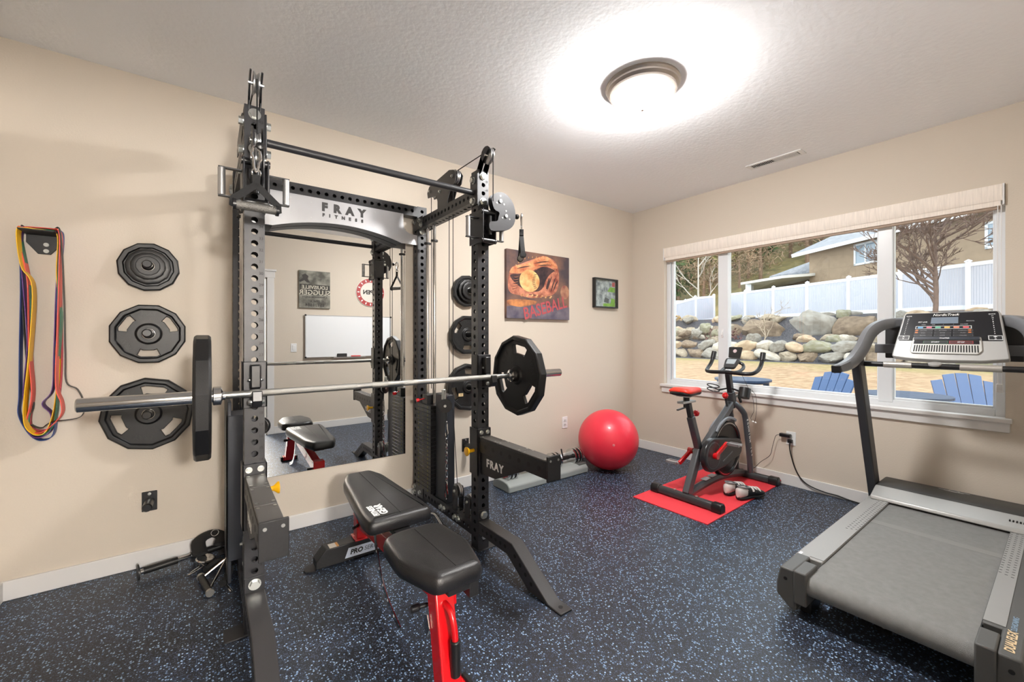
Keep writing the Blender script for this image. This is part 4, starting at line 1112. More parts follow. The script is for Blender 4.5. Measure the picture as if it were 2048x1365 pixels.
M().box((-3.275, -1.765, .315), (-3.235, -1.70, .386)).build('seat_stop', black_m, bn, bevel=.004)
M().prism([(-1.28, .37), (-1.18, .37), (-1.16, .26), (-1.30, .28)], (-3.318, 0, 0), (0, 1, 0), (0, 0, 1), .07).build('hinge', red_m, bn, bevel=.003)
M().prism([(-1.46, .37), (-1.68, .37), (-1.66, .30), (-1.50, .30)], (-3.325, 0, 0), (0, 1, 0), (0, 0, 1), .068).build('seat_bracket', red_m, bn, bevel=.003)
lad = smooth_path([(-3.405, -1.09, .36), (-3.405, -1.13, .25), (-3.405, -1.20, .155), (-3.405, -1.30, .095), (-3.405, -1.42, .06)], 8)
la = M().ribbon(lad, (0, 1, .6), .0, .0) if False else M()
n_ = len(lad); vs = []; fs = []
for i, p in enumerate(lad):
    d = (lad[min(i + 1, n_ - 1)] - lad[max(i - 1, 0)]).normalized(); nr = Vector((0, d.z, -d.y))
    for a, b in ((-1, -1), (1, -1), (1, 1), (-1, 1)): vs.append(p + nr * a * .014 + Vector((b * .002, 0, 0)))
for i in range(n_ - 1):
    for k in range(4):
        l = (k + 1) % 4; fs.append((i * 4 + k, i * 4 + l, i * 4 + 4 + l, i * 4 + 4 + k))
fs += [(3, 2, 1, 0), tuple(range(4 * n_ - 4, 4 * n_))]
lo = M().add(vs, fs).build('ladder_arc', chrome_m, bn)
for i in (7, 12, 17, 22, 27):
    if i < n_: M().cyl(lad[i] + Vector((-.0026, 0, 0)), lad[i] + Vector((.0026, 0, 0)), .006, 12).build('ladder_hole', mat('hole_white', (220, 220, 222), .4), lo)
M().cyl((-3.36, -1.61, .25), (-3.40, -1.60, .248), .008, 10).build('pull_pin', plastic_m, bn)
M().lathe([(.012, 0), (.014, .005), (.014, .03), (.010, .034)], (-3.40, -1.60, .248), (-1, .1, -.03), 12).build('pin_knob', plastic_m, bn)
M().cyl((-3.33, -.63, .20), (-3.385, -.66, .195), .009, 10).build('pin_knob', plastic_m, bn)
M().prism([(0, 0), (.03, .012), (.05, -.03), (.03, -.07), (.012, -.06), (.0, -.02)], (-3.395, -1.63, .235), (0, -1, 0), (0, 0, 1), .004).build('lever', chrome_m, bn)
hp_ = smooth_path([(-3.352, -1.69, .300), (-3.35, -1.745, .298), (-3.348, -1.775, .262), (-3.346, -1.785, .20), (-3.345, -1.785, .08)], 6)
M().tube(hp_, .012, 12).build('drag_handle', red_m, bn)
M().cyl((-3.346, -1.785, .205), (-3.345, -1.785, .078), .0185, 18).build('drag_grip', rubber_m, bn, bevel=.004)

# ---------------------------------------------------------------- treadmill
TC = -2.63
td = thing('treadmill', 'grey folding treadmill with a console facing the window', 'treadmill', (-.95, TC, 0))
g_rail = mat('grey_rail_plastic', (148, 148, 146), .45, bump=.1, bscale=500)
g_cap = mat('dark_grey_plastic', (84, 84, 82), .5, bump=.1, bscale=500)
g_belt = mat('grey_tread_belt', (128, 128, 126), .7, noise=.1, nscale=40, bump=.5, bscale=700)
g_dark = mat('charcoal_plastic', (52, 53, 56), .45)
g_silver = mat('silver_plastic', (176, 176, 174), .38, .25)
def mir_y(y): return 2 * TC - y
for s in (1, -1):
    Yf = (lambda y: y) if s == 1 else mir_y
    sec = [(-2.375, .198), (-2.265, .198), (-2.258, .185), (-2.255, .11), (-2.27, .09), (-2.375, .09)]
    sec = [(Yf(a), b) for a, b in sec]
    if s == -1: sec = sec[::-1]
    M().prism(sec, (-.93, 0, 0), (0, 1, 0), (0, 0, 1), 1.50).build('side_rail', g_rail if s == 1 else g_cap, td, bevel=.004)
    M().box((-1.66, min(Yf(-2.375), Yf(-2.318)), .198), (-.45, max(Yf(-2.375), Yf(-2.318)), .2005)).build('foot_strip', g_rail, td)
    cap = [(Yf(a), b) for a, b in [(-2.325, .203), (-2.268, .203), (-2.253, .125), (-2.253, .07), (-2.31, .022), (-2.335, .022)]]
    if s == -1: cap = cap[::-1]
    ec = M().prism(cap, (-1.775, 0, 0), (0, 1, 0), (0, 0, 1), .21).build('end_cap', g_cap, td, bevel=.008, seg=3)
    M().cyl((-1.8805, Yf(-2.292), .155), (-1.882, Yf(-2.292), .155), .008, 14).build('screw_hole', num_m, ec)
    M().box((-1.888, min(Yf(-2.325), Yf(-2.377)), .06), (-1.745, max(Yf(-2.325), Yf(-2.377)), .209)).build('roller_guard', g_cap if s == -1 else g_cap, td, bevel=.006)
    M().box((-1.82, min(Yf(-2.33), Yf(-2.375)), 0), (-1.70, max(Yf(-2.33), Yf(-2.375)), .06)).build('rear_foot', rubber_m, td, bevel=.006)
    M().box((-.42, min(Yf(-2.30), Yf(-2.40)), 0), (-.12, max(Yf(-2.30), Yf(-2.40)), .09)).build('front_foot', rubber_m, td, bevel=.006)
    dots = M()
    for row in range(3):
        yy = Yf(-2.326 - row * .019)
        for k in range(20):
            xx = -.50 - k * .034 + row * .012
            dots.box((xx, min(yy, yy - .009 * s), .2005), (xx + .004, max(yy, yy - .009 * s), .2015))
    tag(dots.build('grip_dots', mat('dot_grey', (74, 74, 72), .6), td), kind='stuff')
    # upright, arm
    M().bar((-.19, Yf(-2.257), .03), (-.633, Yf(-2.25), 1.165), .05, .095, (0, 0, 1)).build('upright', g_dark, td, bevel=.008)
    G = [(-.93, -2.225, 1.085), (-.80, -2.232, 1.098), (-.70, -2.245, 1.128), (-.62, -2.27, 1.20), (-.545, -2.295, 1.305), (-.475, -2.335, 1.358), (-.39, -2.40, 1.378), (-.355, -2.47, 1.38)]
    G = smooth_path([(a, Yf(b), c) for a, b, c in G], 5)
    m_ = M(); vs = []; fs = []; n_ = len(G); up_ = Vector((-.6, 0, .8))
    for i, p in enumerate(G):
        d = (G[min(i + 1, n_ - 1)] - G[max(i - 1, 0)]).normalized()
        sd = d.cross(Vector((-.35, .25 * s, .9))).normalized(); u_ = sd.cross(d)
        w1 = .026; h1 = .024 + .012 * math.sin(PI * i / (n_ - 1))
        for a, b in ((-1, -.7), (-.7, -1), (.7, -1), (1, -.7), (1, .7), (.7, 1), (-.7, 1), (-1, .7)): vs.append(p + sd * a * w1 + u_ * b * h1)
    for i in range(n_ - 1):
        for k in range(8):
            l = (k + 1) % 8; fs.append((i * 8 + k, i * 8 + l, i * 8 + 8 + l, i * 8 + 8 + k))
    fs += [tuple(range(8))[::-1], tuple(range(8 * n_ - 8, 8 * n_))]
    m_.add(vs, fs).build('arm', mat('grey_arm_plastic', (112, 114, 118), .38), td, smooth=40)
    d0 = (G[0] - G[1]).normalized()
    M().bar(G[0] + d0 * .001, G[0] + d0 * .012, .050, .046).build('arm_cap', plastic_m, td, bevel=.004)
M().box((-1.72, TC - .255, .165), (-.40, TC + .255, .186)).build('deck', g_dark, td)
# belt with rear roller wrap
bp2 = [(-.42, .1875), (-1.82, .1875)] + [(-1.842 + .042 * math.cos(a), .1455 + .042 * math.sin(a)) for a in [R(100 + 20 * i) for i in range(9)]] + [(-1.7, .104), (-.42, .104)]
vs = [(a, TC - .253, b) for a, b in bp2] + [(a, TC + .253, b) for a, b in bp2]; k_ = len(bp2)
bt = M().add(vs, [(i, i + 1, k_ + i + 1, k_ + i) for i in range(k_ - 1)]).build('belt', g_belt, td, smooth=60)
M().box((-.90, TC - .252, .1876), (-.84, TC + .252, .1884)).build('belt_seam', mat('belt_seam_grey', (132, 131, 128), .6, bump=.4, bscale=500), bt)
M().box((-1.80, TC - .2555, .17), (-.45, TC - .252, .189)).build('belt_gap', num_m, td)
M().cyl((-1.842, TC - .25, .1455), (-1.842, TC + .25, .1455), .038, 20).build('rear_roller', plastic_m, td)
hp2 = [(-.475, .199), (-.465, .222), (-.335, .266), (-.325, .199)]
M().prism(hp2[::-1], (0, TC, 0), (1, 0, 0), (0, 0, 1), .70).build('hood_trim', g_silver, td, bevel=.008, seg=3)
hp3 = [(-.34, .10), (-.338, .262), (-.31, .274), (-.10, .272), (-.045, .24), (-.035, .10)]
hd2 = M().prism(hp3[::-1], (0, TC, 0), (1, 0, 0), (0, 0, 1), .70).build('motor_hood', mat('hood_charcoal', (58, 57, 55), .5, bump=.1, bscale=500), td, bevel=.015, seg=3)
lg = M(); lg.box((-.135, TC - .07, .2735), (-.128, TC + .07, .2743)); lg.ring((-.13, TC, .2738), (0, 0, 1), .026, .022, .0008, 20); lg.box((-.15, TC - .045, .2735), (-.143, TC + .045, .2743))
lg.split('emblem', g_silver, hd2)
for k in range(5): M().box((-.43 + .02, TC - .252 - k * .013, .236), (-.43 + .05, TC - .246 - k * .013, .2475)).build('vent_slot', num_m, hd2)
M().box((-1.70, -2.69, .070), (-1.66, -2.53, .082)).build('cross_bar', g_dark, td); M().cyl((-1.68, -2.60, .07), (-1.68, -2.60, .012), .006, 10).build('leveler_stem', g_silver, td); M().cyl((-1.68, -2.60, .0), (-1.68, -2.60, .012), .03, 20).build('leveler_foot', plastic_m, td)
M().bar((-1.70, -2.69, .076), (-1.70, -2.88, .10), .04, .012).build('cross_bar', g_dark, td)
wl = M().box((-1.80, -2.284, .1985), (-1.64, -2.272, .1992)); wl.build('data_label', white_m, td)
tx = M(); add_text(tx, 'DUALFLEX', .034, (-1.765, -2.962, .2038), (1, 0, 0), (0, 1, 0), bold=.0008, shear=.15); tx.build('lettering', mat('print_cream', (226, 200, 160), .5), td, smooth=0)
tx = M(); add_text(tx, 'CUSHIONING', .022, (-1.61, -2.962, .1990), (1, 0, 0), (0, 1, 0), shear=.15); tx.build('lettering', mat('print_blue', (150, 176, 200), .5), td, smooth=0)
# dark bridge behind the console
M().box((-.335, -2.93, 1.14), (-.30, mir_y(-2.93), 1.372)).build('bridge_panel', mat('bridge_black', (36, 36, 38), .5), td, bevel=.006)
M().bar((-.355, -2.92, 1.378), (-.355, mir_y(-2.92), 1.378), .05, .035).build('bridge_rail', mat('grey_arm_plastic', (112, 114, 118), .38), td, bevel=.006)
M().bar((-.39, -2.97, 1.205), (-.39, mir_y(-2.97), 1.205), .03, .06).build('bridge_shelf', mat('bridge_grey', (84, 86, 90), .45), td, bevel=.006)
# grip bar
M().cyl((-.575, -3.0, 1.108), (-.575, mir_y(-3.0), 1.108), .0165, 18).build('grip_bar', plastic_m, td)
for a, b in ((-2.372, -2.505), (-2.705, -2.865)): M().cyl((-.575, a, 1.108), (-.575, b, 1.108), .0195, 20).build('pulse_grip', mat('pulse_silver', (186, 182, 176), .35, .5), td, bevel=.003)
M().lathe([(.005, 0), (.03, .002), (.03, .012), (.012, .018)], (-.578, -2.605, 1.114), (-.3, 0, 1), 18).build('bar_joint', g_silver, td)
# console
CO = Vector((-.535, -2.645, 1.140)); CUX = Vector((0, -1, 0)); CUY = Vector((.36, 0, .933)).normalized(); CN = CUX.cross(CUY)
CH = .315
def hw(v): return .247 - .045 * v
def cq(pts, d, t): 
    m_ = M(); m_.prism([(u * hw(v), v * CH) for u, v in pts], CO + CN * d, CUX, CUY, t); return m_
body = rounded([(-1, .06), (-.6, .012), (0, 0), (.6, .012), (1, .06), (1, .94), (.96, 1), (-.96, 1), (-1, .94)], .05)
cs = cq(body, -.02, .05).build('console_body', g_silver, td, bevel=.006)
cq(rounded([(-.955, .40), (.955, .40), (.955, .95), (.93, .98), (-.93, .98), (-.955, .95)], .04), .0055, .002).build('console_face', mat('console_gloss_black', (24, 25, 30), .18), cs)
def cbx(u0, u1, v0, v1, m, nm, d=.0075, t=.0015, sk=0): return cq([(u0, v0), (u1, v0), (u1 + sk, v1), (u0 + sk, v1)], d, t).build(nm, m, cs, smooth=0)
def ctx(txt, size, u, v, m, bold=.0003, shear=0, d=.0074): 
    m_ = M(); add_text(m_, txt, size, CO + CUX * u * hw(v) + CUY * v * CH + CN * d, CUX, CUY, bold=bold, shear=shear, ext=.0003); return m_.build('print', m, cs, smooth=0)
prt = mat('console_print', (214, 216, 218), .5); dim = mat('console_print_dim', (140, 142, 146), .5)
ctx('NordicTrack', .021, -.07, .935, letter_m, .0004, .25)
cbx(-.36, .19, .755, .885, mat('lcd_screen', (122, 136, 152), .2), 'screen')
ctx('iFIT LIVE', .011, -.53, .79, prt); ctx('MANUAL', .008, .42, .80, dim)
for i, t_ in enumerate(('SPEED', 'TIME', 'v', '^', 'CALORIES')): ctx(t_, .007, -.5 + i * .2, .735, dim)
cbx(-.66, .44, .645, .705, prt, 'key_outline', .0072, .001); cbx(-.645, .425, .653, .697, mat('console_gloss_black', (24, 25, 30), .18), 'key_bed', .0078, .001)
for i, c_ in enumerate(((96, 164, 210), (206, 110, 130), (104, 180, 150), (224, 184, 96), (224, 140, 110), (220, 84, 92))):
    cbx(-.61 + i * .178, -.50 + i * .178, .658, .692, mat('key_%d' % i, c_, .4), 'workout_key', .0085, .001)
for r_, v in enumerate((.61, .56, .51)):
    for k, (a, b) in enumerate(((-.66, -.30), (-.26, .06), (.10, .46))):
        cbx(a, b, v - .019, v + .019, mat('key_grey', (70, 72, 78), .4), 'key_outline', .0072, .0008); cbx(a + .012, b - .012, v - .015, v + .015, mat('key_dark', (30, 31, 35), .3), 'key', .0078, .0008)
        ctx(('INCLINE', 'SETTINGS', 'WORKOUT', 'SPEED', 'ENTER', 'MUSIC', 'DOWN', 'HOME', 'VOLUME')[r_ * 3 + k], .0075, (a + b) / 2, v, dim, 0, 0, .0084)
for v in (.615, .57):
    for u in (-.61, .41): cbx(u - .035, u + .02, v - .012, v + .012, mat('key_orange', (216, 120, 52), .4), 'orange_icon', .0086, .0006)
for u in (-.86, .83):
    for k in range(11): ctx(str(12 - k) if k else 'QUICK', .0085, u + (.0 if u > 0 else 0), .925 - k * .038, prt)
    cbx(u - .12, u + .12, .42, .505, prt, 'key_outline', .0072, .001); cbx(u - .105, u + .105, .43, .495, mat('key_dark', (30, 31, 35), .3), 'key', .0078, .001)
ctx('^', .02, -.86, .472, prt, .0008, 0, .0086); ctx('v', .014, -.86, .443, prt, .0008, 0, .0086); ctx('+', .022, .83, .478, prt, .0012, 0, .0086); ctx('-', .02, .83, .444, prt, .0012, 0, .0086)
cq(rounded([(-.62, .13), (.52, .13), (.60, .20), (.60, .47), (-.66, .47), (-.66, .17)], .03), .007, .014).build('fan_housing', mat('fan_silver', (198, 198, 194), .4, .2), cs, bevel=.003)
cbx(-.63, .57, .405, .465, mat('ledge_blue_black', (40, 46, 58), .3), 'tablet_ledge', .018, .010)
cbx(-.62, .56, .325, .395, mat('console_gloss_black', (24, 25, 30), .18), 'key_strip', .0145, .002)
cbx(-.44, .02, .333, .388, mat('start_green', (42, 88, 60), .35), 'start_key', .0155, .002); cbx(.04, .46, .333, .388, mat('stop_red', (150, 36, 40), .35), 'stop_key', .0155, .002)
cbx(-.425, .005, .339, .382, mat('key_dark', (30, 31, 35), .3), 'key_bed', .0165, .001); cbx(.055, .445, .339, .382, mat('stop_dark', (78, 24, 28), .35), 'key_bed', .0165, .001)
ctx('START', .012, -.21, .36, prt, .0002, 0, .0172); ctx('STOP', .012, .25, .36, prt, .0002, 0, .0172)
ctx('CrossWalk', .009, -.05, .435, prt, .0004, .2, .0235)
for k in range(25):
    u = -.60 + k * .0465; cq(rounded([(u, .165), (u + .024, .165), (u + .024, .30), (u, .30)], .003, 2), .0146, .001).build('fan_slot', num_m, cs, smooth=0)

# ---------------------------------------------------------------- exercise bike
bk = thing('exercise_bike', 'charcoal indoor cycling bike with red saddle and red cranks by the window', 'exercise bike', (-.58, -1.3, .007))
gm_ = mat('gunmetal_paint', (92, 95, 99), .32, .35); gd = mat('dark_gunmetal', (58, 59, 61), .4, .2)
Y0 = -1.3
def bx_(x, z, y=Y0): return (x, y, z)
def frame_bar(a, b, w_, h_, nm='frame_tube', m=gm_): return M().bar(a, b, w_, h_).build(nm, m, bk, bevel=.01, seg=3)
for x, nm in ((-1.06, 'rear_stabilizer'), (-.105, 'front_stabilizer')):
    M().prism([(x - .032, .012), (x + .032, .012), (x + .032, .045), (x + .018, .066), (x - .018, .066), (x - .032, .045)], (0, Y0, 0), (1, 0, 0), (0, 0, 1), .46).build(nm, gd, bk, bevel=.008, seg=3)
    for s in (-1, 1):
        c_ = M().prism([(x - .038, .0072), (x + .038, .0072), (x + .038, .05), (x + .022, .073), (x - .022, .073), (x - .038, .05)], (0, Y0 + s * .255, 0), (1, 0, 0), (0, 0, 1), .075).build('stabilizer_cap', plastic_m, bk, bevel=.008, seg=3)
    for s in (-1, 1): M().cyl((x - .0, Y0 + s * .09, .064), (x, Y0 + s * .09, .073), .010, 12).build('bolt', zinc_m, bk)
frame_bar(bx_(-1.04, .055), bx_(-.855, .40), .05, .07)
frame_bar(bx_(-.86, .36), bx_(-.985, .655), .05, .055)
M().bar(bx_(-.965, .60), bx_(-1.02, .765), .036, .04).build('seat_post', gd, bk, bevel=.004)
frame_bar(bx_(-.82, .36), bx_(-.30, .715), .05, .062)
fork = smooth_path([bx_(-.31, .70), bx_(-.25, .645), bx_(-.205, .56), bx_(-.165, .40), bx_(-.125, .20), bx_(-.105, .05)], 5)
for s in (-1, 1): M().tube([p + Vector((0, s * (.012 + .05 * min(1, i / 8)), 0)) for i, p in enumerate(fork)], .024, 12).build('fork_leg', gm_, bk)
tx = M()
for i, ch_ in enumerate('SCHWINN IC4'):
    p = fork[9 + i] if 9 + i < len(fork) else fork[-1]
    if ch_ != ' ': add_text(tx, ch_, .032, Vector((-.168 + (i - 5) * .0085 - .012, Y0 - .0885, .39 - (i - 5) * .032)), (.25, 0, -.97), (.97, 0, .25), bold=.001)
tag(tx.build('lettering', letter_m, bk, smooth=0), kind='stuff')
low = smooth_path([bx_(-1.05, .05), bx_(-.85, .075), bx_(-.6, .092), bx_(-.35, .078), bx_(-.12, .045)], 5)
M().tube(low, .03, 8, flat=(.026, .034)).build('lower_beam', gm_, bk)
for xa in (-.80, -.70): M().bar((xa, Y0, .118 + (xa + .8) * .06), (xa + .08, Y0, .123 + (xa + .8) * .06), .05, .002).build('warning_label', mat('label_grey', (176, 178, 182), .5), bk)
fl = M().lathe([(.03, -.018), (.20, -.018), (.205, -.026), (.232, -.026), (.236, -.02), (.236, .02), (.232, .026), (.205, .026), (.20, .018), (.03, .018)], (-.44, Y0, .32), (0, 1, 0), 48).build('flywheel', mat('flywheel_black', (30, 30, 32), .25, .3), bk)
for s in (-1, 1):
    M().ring((-.44, Y0 + s * .0265, .32), (0, 1, 0), .222, .214, .001, 48).build('rim_line', chrome_m, fl)
    M().lathe([(.002, 0), (.075, 0), (.075, .003), (.002, .004)], (-.44, Y0 + s * .019, .32), (0, s, 0), 32).build('hub_disc', mat('hub_black', (36, 36, 38), .3), fl)
    M().ring((-.44, Y0 + s * .0235, .32), (0, 1, 0), .034, .0, .001, 24).build('emblem', mat('emblem_red', (176, 40, 46), .4), fl)
    tx = M()
    for i, ch_ in enumerate('SCHWINN'):
        a = R(125 - i * 18); up_ = Vector((math.cos(a), 0, math.sin(a)))
        if s == 1: up_ = Vector((-math.cos(a), 0, math.sin(a)))
        add_text(tx, ch_, .022, Vector((-.44, Y0 + s * .0245, .32)) + up_ * .054, up_.cross(Vector((0, s, 0))) if False else Vector((0, s, 0)).cross(up_) * -1, up_, bold=.0008)
    tag(tx.build('lettering', letter_m, fl, smooth=0), kind='stuff')
gd_prof = []
for i in range(17):
    a = R(80 + 200 * i / 16); gd_prof.append((-.80 + .135 * math.cos(a), .335 + .135 * math.sin(a)))
gd_prof += [(-.60, .215), (-.42, .255)] + [(-.38 + .06 * math.cos(R(-70 + 35 * i)), .335 + .075 * math.sin(R(-70 + 35 * i))) for i in range(5)] + [(-.42, .415), (-.60, .445)]
bg_ = M().prism(gd_prof, (0, Y0 - .068, 0), (1, 0, 0), (0, 0, 1), .045).build('belt_guard', mat('guard_black', (38, 38, 40), .28), bk, bevel=.01, seg=3)
M().ring((-.80, Y0 - .0915, .335), (0, 1, 0), .108, .10, .002, 36).build('guard_ring', gm_, bg_)
M().cyl((-.80, Y0 - .0905, .335), (-.80, Y0 - .0925, .335), .098, 36).build('chain_disc', mat('disc_speckle', (60, 52, 54), .35, noise=.5, nscale=60), bg_)
M().bar((-.66, Y0 - .0915, .262), (-.50, Y0 - .0915, .318), .003, .01).build('guard_stripe', gm_, bg_)
sk = [(-.44 + .275 * math.cos(a), .32 + .275 * math.sin(a)) for a in [R(60 + 10 * i) for i in range(9)]]; sk2 = [(-.44 + .25 * math.cos(a), .32 + .25 * math.sin(a)) for a in [R(60 + 10 * i) for i in range(9)]]
M().prism(sk + sk2[::-1], (0, Y0, 0), (1, 0, 0), (0, 0, 1), .075).build('brake_cover', mat('cover_grey', (130, 134, 140), .35), bk, bevel=.006)
for s, ang in ((-1, R(32)), (1, R(212))):
    yy = Y0 + s * .105; p0 = Vector((-.80, yy, .335)); p1 = p0 + Vector((.165 * math.cos(ang), s * .02, .165 * math.sin(ang)))
    ca = M().bar(p0, p1, .022, .032).build('crank_arm', red_m, bk, bevel=.006)
    M().cyl(p0 + Vector((0, .02, 0)), p0 - Vector((0, .02, 0)), .024, 18).build('crank_boss', red_m, ca)
    M().cyl((-.80, Y0, .335), (-.80, yy, .335), .014, 12).build('axle', zinc_m, bk)
    pc_ = p1 + Vector((0, s * .06, 0)); pd = M()
    pd.cyl(p1, p1 + Vector((0, s * .115, 0)), .008, 10)
    for dx in (-.03, .03): pd.bar(pc_ + Vector((dx, -.042, 0)), pc_ + Vector((dx, .042, 0)), .008, .018)
    for dy in (-.042, .042): pd.bar(pc_ + Vector((-.034, dy, 0)), pc_ + Vector((.034, dy, 0)), .008, .018)
    pd.build('pedal', alu_m, bk)
# saddle
sv = []; sf = []; n_ = 14; secs = [(-1.165, .072, .010), (-1.155, .082, .020), (-1.12, .09, .028), (-1.07, .08, .028), (-1.02, .066, .028), (-.95, .042, .026), (-.89, .034, .024), (-.86, .022, .014)]
for x, hwid, hh in secs:
    for i in range(n_):
        a = 2 * PI * i / n_; ca, sa = math.cos(a), math.sin(a)
        dip = -.010 * math.exp(-(ca * 2.2) ** 2) if sa > 0 else 0
        sv.append((x, Y0 + hwid * math.copysign(abs(ca) ** .8, ca), .872 + (x + 1.05) * -.04 + hh * sa * (1 if sa > 0 else 1.2) + dip - .012 * abs(ca) ** 2))
for k in range(len(secs) - 1):
    for i in range(n_):
        j = (i + 1) % n_; sf.append((k * n_ + i, k * n_ + j, (k + 1) * n_ + j, (k + 1) * n_ + i))
sf += [tuple(range(n_))[::-1], tuple(range((len(secs) - 1) * n_, len(secs) * n_))]
sd_ = M().add(sv, sf).build('saddle', mat('saddle_red', (222, 52, 34), .45), bk, smooth=70)
M().add([(a, Y0 + (b - Y0) * .93, c - .016) for a, b, c in sv], sf).build('saddle_base', plastic_m, sd_, smooth=70)
M().tube([bx_(-1.14, .83, Y0 - .025), bx_(-1.04, .815, Y0 - .025), bx_(-.92, .835, Y0 - .025)], .005, 6).tube([bx_(-1.14, .83, Y0 + .025), bx_(-1.04, .815, Y0 + .025), bx_(-.92, .835, Y0 + .025)], .005, 6).split('saddle_rail', chrome_m, sd_)
M().cyl(bx_(-1.045, .785), bx_(-1.045, .83), .024, 14).build('saddle_clamp', plastic_m, bk)
M().box((-1.13, Y0 - .028, .768), (-.955, Y0 + .028, .786)).build('saddle_slide', alu_m, bk, bevel=.003)
M().cyl(bx_(-1.07, .765), bx_(-1.07, .735), .01, 8).build('slide_bolt', plastic_m, bk); M().bar(bx_(-1.06, .735), bx_(-1.17, .725), .018, .010).build('slide_lever', plastic_m, bk, bevel=.003)
M().lathe([(.008, 0), (.008, .02), (.02, .026), (.026, .04), (.022, .056), (.004, .062)], bx_(-.945, .66), (1, 0, .3), 18).build('post_knob', red_m, bk)
# handlebar post and bars
M().bar(bx_(-.315, .69), bx_(-.385, .965), .042, .05).build('handlebar_post', plastic_m, bk, bevel=.006)
M().bar(bx_(-.30, .66), bx_(-.345, .80), .055, .062).build('head_tube', gd, bk, bevel=.008)
for s in (-1, 1):
    hb = [bx_(-.40, .975), (-.405, Y0 + s * .08, .972), (-.40, Y0 + s * .15, .970), (-.372, Y0 + s * .198, .976), (-.32, Y0 + s * .215, 1.0), (-.27, Y0 + s * .216, 1.035), (-.235, Y0 + s * .214, 1.085), (-.215, Y0 + s * .212, 1.14)]
    M().tube(smooth_path(hb, 5), .0165, 12).build('handlebar', plastic_m, bk)
    M().cyl((-.238, Y0 + s * .214, 1.08), (-.213, Y0 + s * .212, 1.145), .0215, 14).build('bar_end_grip', rubber_m, bk)
    hb2 = [(-.40, Y0 + s * .06, .974), (-.34, Y0 + s * .075, .985), (-.27, Y0 + s * .075, 1.01), (-.24, Y0 + s * .055, 1.04), (-.25, Y0 + s * .02, 1.06)]
    M().tube(smooth_path(hb2, 5), .014, 10).build('aero_bar', plastic_m, bk)
CC = Vector((-.335, Y0, 1.045)); cu = Vector((0, -1, 0)); cvv = Vector((.72, 0, .69)).normalized(); cn = cu.cross(cvv)
mt_ = M().prism(rounded([(-.045, -.055), (.045, -.055), (.06, .03), (.055, .06), (-.055, .06), (-.06, .03)], .02), CC, cu, cvv, .026).build('bike_console', mat('console_dark_grey', (56, 58, 60), .4), bk, bevel=.005)
M().prism([(-.036, -.012), (.036, -.012), (.04, .045), (-.04, .045)], CC + cn * .0136, cu, cvv, .001).build('screen', mat('lcd_pale', (170, 180, 186), .2), mt_, smooth=0)
th = M().prism(rounded([(-.05, 0), (.05, 0), (.058, .10), (-.058, .10)], .01), CC + cvv * .055 + Vector((.02, 0, .012)), cu, Vector((.3, 0, .95)).normalized(), .008).build('tablet_rest', plastic_m, bk)
M().lathe([(.002, 0), (.016, 0), (.016, .001), (.002, .0012)], CC + cvv * .055 + Vector((.02, 0, .012)) + Vector((.018, 0, .06)) + Vector((-.0045, 0, .0015)), (-.95, 0, .3), 18).build('emblem', mat('emblem_pale', (206, 186, 190), .4), th)
# cages
for s in (-1, 1):
    c0 = Vector((-.36 + (.02 if s < 0 else -.02), Y0 + s * .115, .80))
    M().bar(bx_(-.35, .835), c0 + Vector((0, -s * .03, .01)), .02, .014).build('cage_arm', plastic_m, bk)
    if s < 0:
        M().ring(c0, (.35, 0, .94), .046, .038, .085, 22).build('bottle_cage', plastic_m, bk)
        M().lathe([(.002, 0), (.04, 0), (.04, .003)], c0 - Vector((.35, 0, .94)) * .04, (.35, 0, .94), 18).build('cage_floor', plastic_m, bk)
    else:
        for dz in (0, .035): M().tube(arc(c0 + Vector((-.02, .01, .01 + dz)), (.9, 0, -.43), (0, 1, 0), .05, 0, 2 * PI, 20)[:-1], .005, 6, closed=True).build('bottle_cage', plastic_m, bk)
M().cyl(bx_(-.40, .66), bx_(-.43, .755), .010, 10).build('resistance_stem', gd, bk)
M().lathe([(.004, -.026), (.018, -.022), (.027, 0), (.018, .022), (.004, .027)], bx_(-.438, .775), (-.3, 0, 1), 18).build('resistance_knob', red_m, bk)
M().cyl(bx_(-.30, .745), (-.262, Y0 - .03, .765), .012, 10).build('post_lever', zinc_m, bk); M().bar((-.262, Y0 - .03, .765), (-.235, Y0 - .04, .70), .016, .016).build('lever_grip', plastic_m, bk)
ep = M().tube(smooth_path([(-.345, Y0 - .10, .95), (-.33, Y0 - .135, .86), (-.31, Y0 - .165, .78), (-.30, Y0 - .175, .66), (-.30, Y0 - .150, .59), (-.30, Y0 - .160, .565)], 6), .0016, 5)
eo = thing('earphones', 'black wired earphones hanging from the bike handlebar', 'earphones', (-.30, Y0 - .16, .56))
ep.build('cable', plastic_m, eo)
M().tube(smooth_path([(-.32, Y0 - .165, .83), (-.29, Y0 - .185, .78), (-.285, Y0 - .19, .68), (-.29, Y0 - .185, .60), (-.295, Y0 - .178, .56)], 6), .0016, 5).build('cable', plastic_m, eo)
for p in ((-.30, Y0 - .160, .562), (-.295, Y0 - .178, .556)): M().lathe([(.003, 0), (.006, .004), (.007, .010), (.003, .016)], p, (.3, -.4, -.3), 10).build('earbud', white_m, eo)

